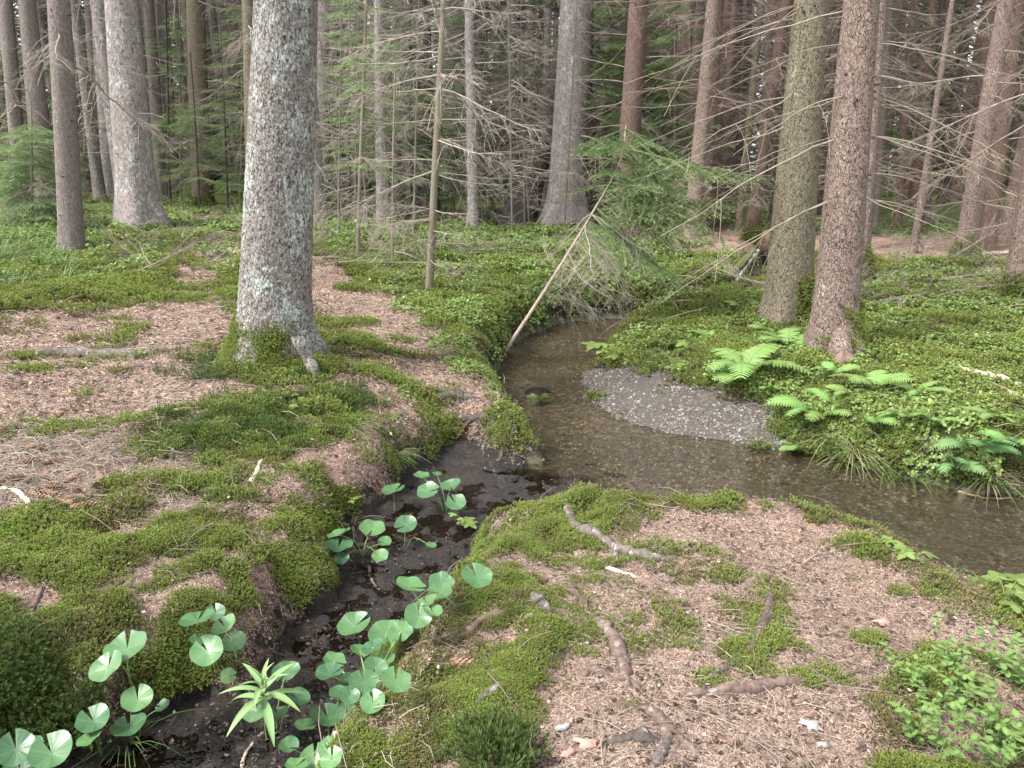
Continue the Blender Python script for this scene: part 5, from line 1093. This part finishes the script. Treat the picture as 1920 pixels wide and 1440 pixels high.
# gravel
P, r = sample(80000, 3.5, 9, .5); k = masks(P); cl = fbm(xy0(P[:, 0] * 4, P[:, 1] * 4), 4, 90)
u, v, _ = project(P); shoal = .45 * (k['bed'] > .2) * sst(-.45, -.05, k['sd']) * (u > 1060) * (u < 1560) * (v > 690) + (k['bed'] > .2) * np.clip(.06 + .75 * (cl > .47) * (u > 1040) * (v > 800), 0, 1)
dens = .62 * k['gr'] * (u > 1110) * sst(.30, .50, cl) + .5 * k['gr'] * (k['sd'] < .3) * (u > 1180) + shoal
ok = (rng.uniform(0, 1, len(P)) < dens); P, r = P[ok], r[ok]; sz = .007 + .026 * rng.uniform(0, 1, len(P)) ** 4
gn_scatter('gravel', P, rng.uniform(-.4, 6.28, (len(P), 3)) * [.1, .1, 1], sz, rng.integers(0, 6, len(P)), [pebbles(k, M['pebble']) for k in range(6)], 'grey and white pebbles of the gravel bar and stream bed')

# ------------------------------------------------------------------ plants one can count
def fern_frond(seed, mat, L=1.0, n=17):
    r_ = np.random.default_rng(seed); m = MB(); t = np.linspace(0, 1, 14); C = np.stack([L * (t * .95), 0 * t, L * (.55 * t - .62 * t ** 2.2)], 1); addtube(m, C, .007 * L * (1 - .8 * t) + .0012, 4, tip=t * 0)
    for k in range(n * 2):
        tk = .16 + .82 * (k // 2) / n; i = min(int(tk * 13), 12); p = C[i] + (C[i + 1] - C[i]) * (tk * 13 - i); T = C[i + 1] - C[i]; T /= np.linalg.norm(T); sd = 1 if k % 2 else -1
        l = L * .30 * (math.sin(PI * min(1, .30 + .72 * (1 - tk) * .75)) ** .9) * (1 - tk) ** .45 * r_.uniform(.9, 1.1) + .012 * L; d = np.array([0, sd, 0]) * .92 + T * .38; d += [0, 0, -.12 + r_.normal(0, .06)]; d /= np.linalg.norm(d); nrm = np.cross(d, T) * sd; nrm /= np.linalg.norm(nrm); e = np.cross(nrm, d)
        q = 9; V = []; F = []
        for h in range(q):
            f = h / q; c = p + d * l * f - nrm * 0 + np.array([0, 0, -.10]) * l * f * f; w = l * .20 * (1 - f) ** .7 + .003 * L; st = l / q
            for sg in (1, -1):
                b = len(V); V += [c, c + e * sg * w * .55 + d * st * .05, c + e * sg * w + d * st * .75, c + e * sg * w * .35 + d * st * 1.0, c + d * st * 1.02]; F.append([b, b + 1, b + 2, b + 3, b + 4])
        m.add(V, F, tip=.25 + .6 * tk * r_.uniform(.6, 1))
    return m.mesh('frond', mat, False)
FRV = {k: [fern_frond(900 + s, M[k]) for s in range(3)] for k in ('fern', 'fern_blue')}
def fern(u, v, L, azs, lab, kind='fern', up=.35, z=.02):
    P = hit1(u, v); t = thing('fern', P + [0, 0, z], lab, 'fern', 'ferns of the right bank')
    for k, a in enumerate(azs):
        l = 1.32 * L / pxm(P) * random.uniform(.85, 1.1); o = mobj('frond', FRV[kind][k % 3], t, (0, 0, 0), sc=(l, l * random.choice((-1, 1)), l))
        o.rotation_euler = (Matrix.Rotation(math.radians(a), 3, 'Z') @ Matrix.Rotation(-random.uniform(up - .2, up + .15), 3, 'Y') @ Matrix.Rotation(random.uniform(-.35, .35), 3, 'X')).to_euler()
# azimuth: 0 right, 90 away from the camera, 270 towards it
fern(1395, 700, 95, (35, 75, 115, 215, 250, 320), 'big bright fern at the edge of the gravel bar')
fern(1400, 722, 70, (200, 225, 160), 'bright fern fronds hanging left over the gravel beside the big fern')
fern(1478, 655, 62, (20, 70, 140, 190, 320), 'fern between the feet of the two big trunks')
fern(1435, 740, 42, (240, 280, 310), 'small fern on the bank edge just right of the big bright fern')
fern(1530, 785, 78, (150, 185, 215, 240, 60), 'fern arching left over the bank above the gravel end')
fern(1545, 790, 66, (285, 320, 20), 'fern hanging its tips towards the water above the gravel end')
fern(1560, 765, 55, (0, 40, 120, 330), 'pale fern behind the arching fern on the bank')
fern(1640, 735, 66, (10, 60, 150, 210, 300), 'fern in the middle of the bank below the scarred trunk foot')
fern(1625, 800, 62, (250, 285, 320), 'short broad fern frond above the mossy bank face')
fern(1720, 745, 50, (20, 170, 230, 310), 'small fern on the right bank below the weathered pole')
fern(1820, 850, 72, (0, 200, 240, 290, 330), 'bluish fern low on the bank at the right', 'fern_blue')
fern(1780, 880, 62, (230, 255, 285), 'bluish fern frond hanging to the dark water line', 'fern_blue')
fern(1905, 842, 62, (10, 160, 200, 250), 'yellow-green fern at the right picture edge')
fern(1330, 640, 34, (60, 110, 160), 'tiny fern on the grassy point')
fern(1560, 708, 40, (200, 240, 330, 90), 'small fern left of the scarred trunk foot')
fern(1500, 850, 44, (170, 200, 230), 'pale fern tip lying at the end of the gravel bar')

fern(1690, 790, 46, (190, 240, 300, 20), 'fern leaning over the moss between the bank tuft and the bluish fern')
fern(1745, 800, 44, (200, 250, 320, 40), 'little fern just above the bluish fern on the bank')
fern(1860, 790, 46, (170, 220, 280, 340), 'small fern below the shorter pale log end')
fern(1595, 745, 44, (160, 210, 270, 330), 'small fern below the bare scar of the front big trunk')
fern(1440, 628, 36, (150, 200, 260), 'small fern at the left foot of the front big trunk')
# umbel-leaved herbs along the water
def herb_leaf(seed, mat):
    r_ = np.random.default_rng(seed); m = MB()
    for q, b in enumerate((0, 1.15, -1.15, 2.2, -2.2)):
        d = np.array([math.cos(b), math.sin(b), -.18]); s = np.array([-math.sin(b), math.cos(b), 0]); l = (1.0, .85, .85, .55, .55)[q]; V = [[0, 0, 0]]
        prof_ = [(.22, .16), (.34, .30), (.42, .20), (.56, .32), (.64, .18), (.78, .20), (1, 0)]
        V += [d * l * a + s * w * l for a, w in prof_] + [d * l * a - s * w * l for a, w in prof_[:-1]][::-1]
        m.add(V, [list(range(len(V)))], tip=.3 + .5 * r_.uniform())
    return m.mesh('leaf', mat, False)
HLV = [herb_leaf(k, M['sorrel']) for k in range(3)]
STK = {}
def stalk(parent, a, b, r, mat='stalk', bend=.0):
    a, b = np.array(a, float), np.array(b, float); mid = (a + b) / 2 + np.array([(b - a)[0] * -.15, (b - a)[1] * -.15, .12 * np.linalg.norm(b - a)]); m = MB(); addtube(m, spline(np.array([a, mid, b]), 7), r, 5, tip=.4)
    return mobj('stalk', m.mesh('stalk', M[mat]), parent)
def herb(u, v, n, spread, hz, size, lab, vs=None, group='leafy herbs at the water', name='leafy_herb'):
    P = hit1(u, v); t = thing(name, P, lab, 'herb', group); k_ = 1 / pxm(P)
    for k in range(n):
        a = random.uniform(0, 6.28); r = spread * k_ * math.sqrt(random.uniform(.05, 1)); q = np.array([r * math.cos(a), r * math.sin(a), hz * k_ * random.uniform(.5, 1.1)])
        stalk(t, (0, 0, -.01), q, .0014); s = size * k_ * random.uniform(.7, 1.2)
        mobj('leaf', (vs or HLV)[k % 3], t, q, (random.uniform(-.3, .3), random.uniform(-.3, .3), a), s)
herb(1150, 660, 9, 40, 22, 24, 'blue-green toothed herb on the left tip of the gravel point')
herb(1172, 680, 8, 34, 20, 22, 'toothed herb just right of the left tip of the gravel point')
herb(1245, 690, 6, 26, 16, 20, 'small toothed herb at the top of the gravel bar')
herb(1290, 655, 7, 40, 18, 20, 'low dark herb in the middle of the grassy point')
herb(1005, 755, 5, 16, 18, 18, 'little herb at the tip of the mossy spur beside the stream')
herb(968, 838, 3, 8, 8, 14, 'tiny pale herb on the mossy spur end')
herb(1672, 1022, 4, 14, 22, 22, 'light green seedling at the water edge of the needle bank')
herb(1712, 1048, 7, 26, 22, 24, 'light green toothed herb beside the glittering shallow water')
herb(1885, 1128, 10, 44, 34, 34, 'large toothed herb at the right edge below the glittering water')
herb(1840, 1104, 6, 24, 24, 24, 'toothed herb left of the large one at the right edge')
herb(1395, 590, 7, 24, 26, 20, 'leafy shoot at the left foot of the rear big trunk')
herb(868, 985, 5, 18, 22, 20, 'pale herb on the right wall of the ditch near its mouth')
herb(650, 945, 9, 22, 16, 12, 'yellow-green saxifrage on the left wall of the ditch')
herb(560, 765, 8, 26, 14, 12, 'round pale leaflets under the foot of the big front spruce')
herb(745, 790, 9, 24, 12, 10, 'small yellow-green leaflets on the moss ridge below the path')
herb(1640, 875, 6, 20, 16, 16, 'small leaves on the mossy bank face above the dark water')
herb(1500, 1440 - 5, 1, 1, 1, 1, 'x') if False else None

# --- marsh marigold: round notched leaves on stalks
def round_leaf(seed):
    r_ = np.random.default_rng(seed); m = MB(); na, nr = 60, 6; a = np.linspace(-PI + .13, PI - .13, na); V = [[0, 0, 0]]; ve = [1.0]; te = [0.0]
    fold = r_.uniform(-.05, .22); ph = r_.uniform(0, 6); e1, e2, p1, p2 = r_.uniform(.02, .08), r_.uniform(.01, .045), r_.uniform(0, 6), r_.uniform(0, 6)
    asp = lambda q: 1 + e1 * np.cos(2 * q + p1) + e2 * np.cos(5 * q + p2)
    for k in range(1, nr + 1):
        f = k / nr; R = f * asp(a) * (1 - .16 * np.cos(a * 1) * 0 + .10 * np.cos(2 * a) * 0 + .10 * (np.abs(a) / PI) ** 3 + (.012 * np.cos(a * 26 + ph) if k == nr else 0))
        x, y = R * np.cos(a), R * np.sin(a) * 1.04; z = .16 * f ** 2 + fold * np.abs(y) - .05 * f * np.cos(5 * a + ph) * f + .013 * np.cos(a * 13) * f * (1 - .5 * f)
        V += np.stack([x, y, z], 1).tolist(); vv = np.clip(1 - np.abs(((a * 13 / 6.283) % 1) - .5) * -2 - 1.45, 0, 1) * 2; ve += (np.clip(np.cos(a * 13) * 3 - 1.9, 0, 1) * (1 - .5 * f)).tolist(); te += (np.full(na, f ** 4)).tolist()
    F3 = [[0, 1 + j, 2 + j] for j in range(na - 1)]; F4 = [[1 + (k - 1) * na + j, 1 + k * na + j, 2 + k * na + j, 2 + (k - 1) * na + j] for k in range(1, nr) for j in range(na - 1)]
    m.add(V, F3, vein=np.array(ve), tip=np.array(te)); m.F.append(np.array(F4)); return m.mesh('leaf', M['caltha'])
RLV = [round_leaf(k) for k in range(9)]
def marsh(leaves, lab, base=None, h=(.10, .17)):
    G = hit([l[0] for l in leaves], [l[1] + 30 for l in leaves]); c = hit1(*base) if base else G.mean(0); c[2] = float(Zf(c[0], c[1])); t = thing('marsh_marigold', c, lab, 'marsh plant', 'round-leaved marsh plants in the ditch')
    for k, (u, v, w) in enumerate(leaves):
        zl = max(c[2], float(Zf(*hit1(u, v)[:2]))) + random.uniform(*h) * (.6 + w / 150); q = unproj(np.array(u), np.array(v), zl); s = .475 * w / pxm(q) * random.uniform(.9, 1.1); rel = q - c
        out = math.atan2(rel[1], rel[0]) + random.uniform(-.5, .5)
        Rm = Matrix.Rotation(random.uniform(-.4, .4) + .18, 3, 'X') @ Matrix.Rotation(random.uniform(-.3, .3), 3, 'Y') @ Matrix.Rotation(out, 3, 'Z'); o = mobj('leaf', RLV[random.randrange(9)], t, rel, sc=s); o.rotation_euler = Rm.to_euler()
        st = stalk(t, (random.uniform(-.01, .01), random.uniform(-.01, .01), -.02), rel, .0028 if w > 40 else .0018)
marsh([(30, 1405, 72), (97, 1412, 74), (62, 1396, 40), (35, 1445, 50)], 'round-leaved plant in the bottom left corner', (70, 1450))
marsh([(238, 1216, 76), (202, 1252, 60)], 'pair of large round leaves against the dark moss wall on the left', (250, 1290))
marsh([(258, 1312, 60), (242, 1366, 60), (306, 1324, 26)], 'stacked round leaves above the grass tuft at lower left', (250, 1390))
marsh([(176, 1352, 58), (168, 1386, 46)], 'dull folded round leaves left of the stacked ones', (190, 1410))
marsh([(370, 1164, 66), (421, 1174, 46), (438, 1206, 50), (390, 1222, 58), (372, 1200, 34), (405, 1150, 40)], 'cluster of round leaves at the foot of the moss mound', (405, 1250))
marsh([(537, 1260, 52), (482, 1332, 52), (428, 1268, 32), (560, 1310, 44), (520, 1340, 40)], 'round leaves surrounding the lance-leaved plant', (520, 1370))
marsh([(636, 1003, 46), (634, 1026, 48), (698, 992, 46), (721, 1018, 30), (713, 1044, 34), (640, 1048, 26)], 'round-leaved plant on the left side of the upper ditch', (680, 1045))
marsh([(762, 985, 42), (808, 1024, 24)], 'two separate round leaves in the middle of the upper ditch', (758, 1025))
marsh([(738, 921, 46)], 'single notched round leaf at the corner of the mossy bank', (742, 960))
marsh([(802, 921, 40), (846, 911, 34), (855, 944, 40), (790, 892, 28), (819, 889, 18)], 'round leaves on the black mud at the mouth of the ditch', (835, 960))
marsh([(768, 1100, 64), (826, 1110, 42), (784, 1156, 54), (800, 1130, 42), (828, 1094, 44), (812, 1148, 36)], 'large round leaves leaning from the right wall of the ditch', (800, 1165))
marsh([(894, 1083, 56)], 'lone round leaf on the moss of the right bank', (890, 1120))
marsh([(664, 1174, 62)], 'kidney-shaped leaf alone over the black water', (680, 1215))
marsh([(626, 1240, 42), (618, 1266, 52), (675, 1222, 42), (725, 1190, 64), (700, 1214, 42), (650, 1280, 42), (682, 1280, 58), (742, 1278, 58), (705, 1252, 42), (700, 1318, 48), (752, 1184, 44), (655, 1306, 42), (722, 1240, 46)], 'biggest cluster of round leaves on the right side of the lower ditch', (690, 1330))
marsh([(615, 1346, 66), (652, 1330, 34), (572, 1362, 38), (640, 1300, 40)], 'round leaves between the biggest cluster and the bottom edge', (615, 1400))
marsh([(630, 1400, 60), (590, 1424, 52), (556, 1436, 42), (622, 1424, 46), (540, 1400, 36)], 'round leaves cut by the bottom edge right of the ditch', (600, 1450))

# --- lance-leaved plant in the ditch
def lance(seed, mat):
    m = MB(); t = np.linspace(0, 1, 12); w = .095 * np.sin(PI * t ** .8) ** .8 * (1 - .25 * t) + .004; x = t; z = .10 * np.sin(t * 2.6) - .16 * t ** 2.2
    V = np.concatenate([np.stack([x, -w, z + .35 * w], 1), np.stack([x, 0 * w, z], 1), np.stack([x, w, z + .35 * w], 1)]); F = [[a * 12 + i, a * 12 + i + 1, (a + 1) * 12 + i + 1, (a + 1) * 12 + i] for a in (0, 1) for i in range(11)]
    m.add(V, F, tip=np.concatenate([np.full(12, .2), np.full(12, 1.), np.full(12, .35)])); return m.mesh('leaf', mat)
LNV = [lance(1, M['herb'])]
B0 = hit1(500, 1385); top = unproj(np.array(492.), np.array(1275.), B0[2] + .33); t = thing('lance_leaved_plant', B0, 'light green plant with a star of long lance-shaped leaves in the ditch', 'plant')
stalk(t, (0, 0, -.03), top - B0, .004)
for k in range(17):
    f = 1 - .045 * (k // 2) ; q = (top - B0) * f; L = .80 * (.075 + .011 * k if k < 8 else .15 + .004 * k) * random.uniform(.9, 1.1); a = k * 2.4 + .6
    o = mobj('leaf', LNV[0], t, q, sc=(L, L, L)); o.rotation_euler = (Matrix.Rotation(a, 3, 'Z') @ Matrix.Rotation(-(.95 - .085 * k) , 3, 'Y')).to_euler()

# --- bilberry shoots at lower right and tuft on the left
def oval(mat):
    m = MB(); a = np.arange(10) / 10 * 6.283; V = np.stack([.5 + .5 * np.cos(a), .29 * np.sin(a), .05 * np.abs(np.sin(a)) + .04 * np.cos(2 * a)], 1); V = np.vstack([[[.5, 0, 0]], V]); m.add(V, [[0, 1 + j, 1 + (j + 1) % 10] for j in range(10)], tip=np.concatenate([[.9], np.full(10, .3)])); return m.mesh('leaf', mat)
OV = [oval(M['bilberry'])]
def shrub_mesh(seed, nb, H, ls, mat):
    """one bilberry shoot: thin forking stem; returns stem mesh and leaf poses"""
    r_ = np.random.default_rng(seed); m = MB(); poses = []
    for b in range(nb):
        a = r_.uniform(0, 6.28); ln = r_.uniform(.15, .6); t = np.linspace(0, 1, 7); h = H * r_.uniform(.65, 1.1); C = np.stack([np.cos(a) * ln * h * t ** 1.3 + .012 * np.sin(9 * t + b), np.sin(a) * ln * h * t ** 1.3 + .012 * np.cos(8 * t), h * t], 1); addtube(m, C, .0016 * (1 - .5 * t), 4, tip=.2)
        for k in range(9):
            tk = .3 + .7 * k / 8; i = min(int(tk * 6), 5); p = C[i] + (C[i + 1] - C[i]) * (tk * 6 - i); az = a + (1 if k % 2 else -1) * r_.uniform(.7, 1.6) if k < 8 else a; poses.append((p, az, r_.uniform(-.35, .35), ls * r_.uniform(.7, 1.2)))
    return m.mesh('stem', mat), poses
SHV = [shrub_mesh(950 + k, 6, .17, .027, M['stalk']) for k in range(4)]
def bilberry(u, v, s, lab, k):
    P = hit1(u, v); t = thing('bilberry', P, lab, 'shrub', 'bilberry shoots at lower right'); st, poses = SHV[k % 4]; a0 = random.uniform(0, 6.28); mobj('stem', st, t, (0, 0, -.01), (0, 0, a0), s)
    for p, az, tl, l in poses:
        q = Matrix.Rotation(a0, 3, 'Z') @ Vector(p * s); o = mobj('leaf', OV[0], t, q, sc=l * s); o.rotation_euler = (Matrix.Rotation(az + a0, 3, 'Z') @ Matrix.Rotation(tl, 3, 'Y') @ Matrix.Rotation(tl * .8, 3, 'X')).to_euler()
for k, (u, v, s, lab) in enumerate([(1700, 1292, .8, 'small bilberry shoot at the left end of the lower right patch'), (1772, 1262, .9, 'bilberry shoot with a broad top leaf at the back of the patch'), (1860, 1270, 1.0, 'bilberry shoot at the back right of the patch'), (1905, 1300, 1.0, 'bilberry shoot at the right edge behind the others'), (1810, 1318, .95, 'bilberry shoot in the middle back of the patch'),
    (1795, 1368, .9, 'bilberry shoot in the middle of the patch'), (1715, 1400, .85, 'bilberry shoot at the lower left of the patch'), (1870, 1405, 1.05, 'tall bilberry shoot at lower right with pale leaves'), (1910, 1425, 1.1, 'bilberry shoot in the bottom right corner'), (1770, 1440, 1.0, 'bilberry shoot at the bottom edge, left one'), (1850, 1455, 1.0, 'bilberry shoot at the bottom edge, right one'), (1735, 1345, .7, 'little bilberry shoot left of the middle of the patch')]): bilberry(u, v, s, lab, k)
TB = MB()
for k in range(9): pass
bb = [leaf_patch(980 + k, 60, .16, (.03, .20), .026, M['bilberry']) for k in range(2)]
for u, v, s, lab in [(205, 498, 1.4, 'dark leafy bilberry tuft at the foot of the slim grey-brown spruce'), (255, 512, 1.2, 'bilberry tuft beside the stubby root on the far path'), (420, 520, 1.0, 'bilberry tuft between the far path and the big front spruce'), (640, 470, 2.2, 'pale green bilberry bush right of the big front spruce by the path'), (700, 455, 2.2, 'bilberry bush at the foot of the thin dark sapling'), (620, 440, 2.0, 'light green bush just right of the big front spruce trunk')]:
    P = hit1(u, v); o = mobj('bilberry_bush', bb[int(u) % 2], None, P, (0, 0, random.uniform(0, 6)), s); tag(o, lab, 'shrub')

# --- grass tufts
GT = {k: [blades(870 + s, 40, .30, .035, .0038, M[k], 1.2, .7, .25) for s in range(3)] for k in ('grass', 'grass_dry')}
def tuft(u, v, s, lab, kind='grass', dry=False):
    P = hit1(u, v); t = thing('grass_tuft', P, lab, 'grass tuft', 'grass tufts'); mobj('blade_bunch', GT[kind][int(u) % 3], t, (0, 0, -.01), (0, 0, random.uniform(0, 6)), s)
    if dry: mobj('dry_blades', GT['grass_dry'][int(v) % 3], t, (0, 0, -.01), (0, 0, random.uniform(0, 6)), s * .9)
tuft(1560, 830, 1.5, 'large drooping grass tuft hanging over the right bank edge', dry=True)
tuft(1600, 850, 1.2, 'grass tuft with dry blades beside the large drooping one', dry=True)
tuft(1585, 868, 1.3, 'long grass trailing into the water under the arching fern', dry=True)
tuft(1700, 895, 1.1, 'grass trailing to the dark water under the bluish fern')
tuft(1850, 905, 1.2, 'grass tuft on the lip of the bank at the right', dry=True)
tuft(1460, 800, 1.0, 'grass tuft where the gravel meets the fern bank')
tuft(1510, 760, 1.2, 'fine dark grass tuft behind the arching fern')
tuft(1545, 720, 1.1, 'fine grass tuft below the front big trunk')
tuft(1755, 830, 1.1, 'pale dry grass tuft on the bank face at the right', 'grass_dry')
tuft(1655, 880, 1.0, 'dark grass tuft hanging over the water at the right bank')
tuft(655, 805, .9, 'grass tuft on the bank below the big front spruce', dry=True)
tuft(735, 855, .9, 'long-bladed grass tuft above the mud flat', dry=True)
tuft(610, 770, .6, 'short grass tuft in the moss under the big front spruce')
tuft(655, 985, .8, 'dry grass behind the marsh leaves of the upper ditch', 'grass_dry')
tuft(240, 1390, .9, 'grass tuft at lower left in the ditch')
tuft(830, 1150, .6, 'broad-bladed grass among the leaves at the right ditch wall')
tuft(940, 660, .8, 'grass tuft at the foot of the leaning pale stem', dry=True)
tuft(880, 690, .8, 'grass tuft on the stream bank beside the path')
tuft(1225, 625, .8, 'grass tuft on the upper edge of the grassy point')
tuft(1240, 735, .6, 'sparse grass at the top of the gravel')
tuft(860, 590, 1.1, 'bright feathery grass tuft beside the olive sapling pole')
tuft(1790, 1088, .6, 'dark grass at the water edge of the needle bank')
# rubbish in the ditch mud
P, r = sample(9000, 1.6, 6.5); k = masks(P); ok = (k['mud'] > .5) & (rng.uniform(0, 1, len(P)) < .7); P = P[ok]
gn_scatter('ditch_debris', P + [0, 0, .004], align(normal_at(P[:, 0], P[:, 1]), rng.uniform(0, 6.28, len(P))), rng.uniform(.5, 1.1, len(P)), rng.integers(0, 6, len(P)), [twig_patch(770 + s, 4, .10, M[('twig_dark', 'wet_black', 'root', 'wet_black')[s]], (.02, .07)) for s in range(4)] + [flake_patch(775 + s, 10, .10, M[('wet_black', 'root')[s]]) for s in range(2)], 'dark rotting twigs and scraps in the ditch mud')
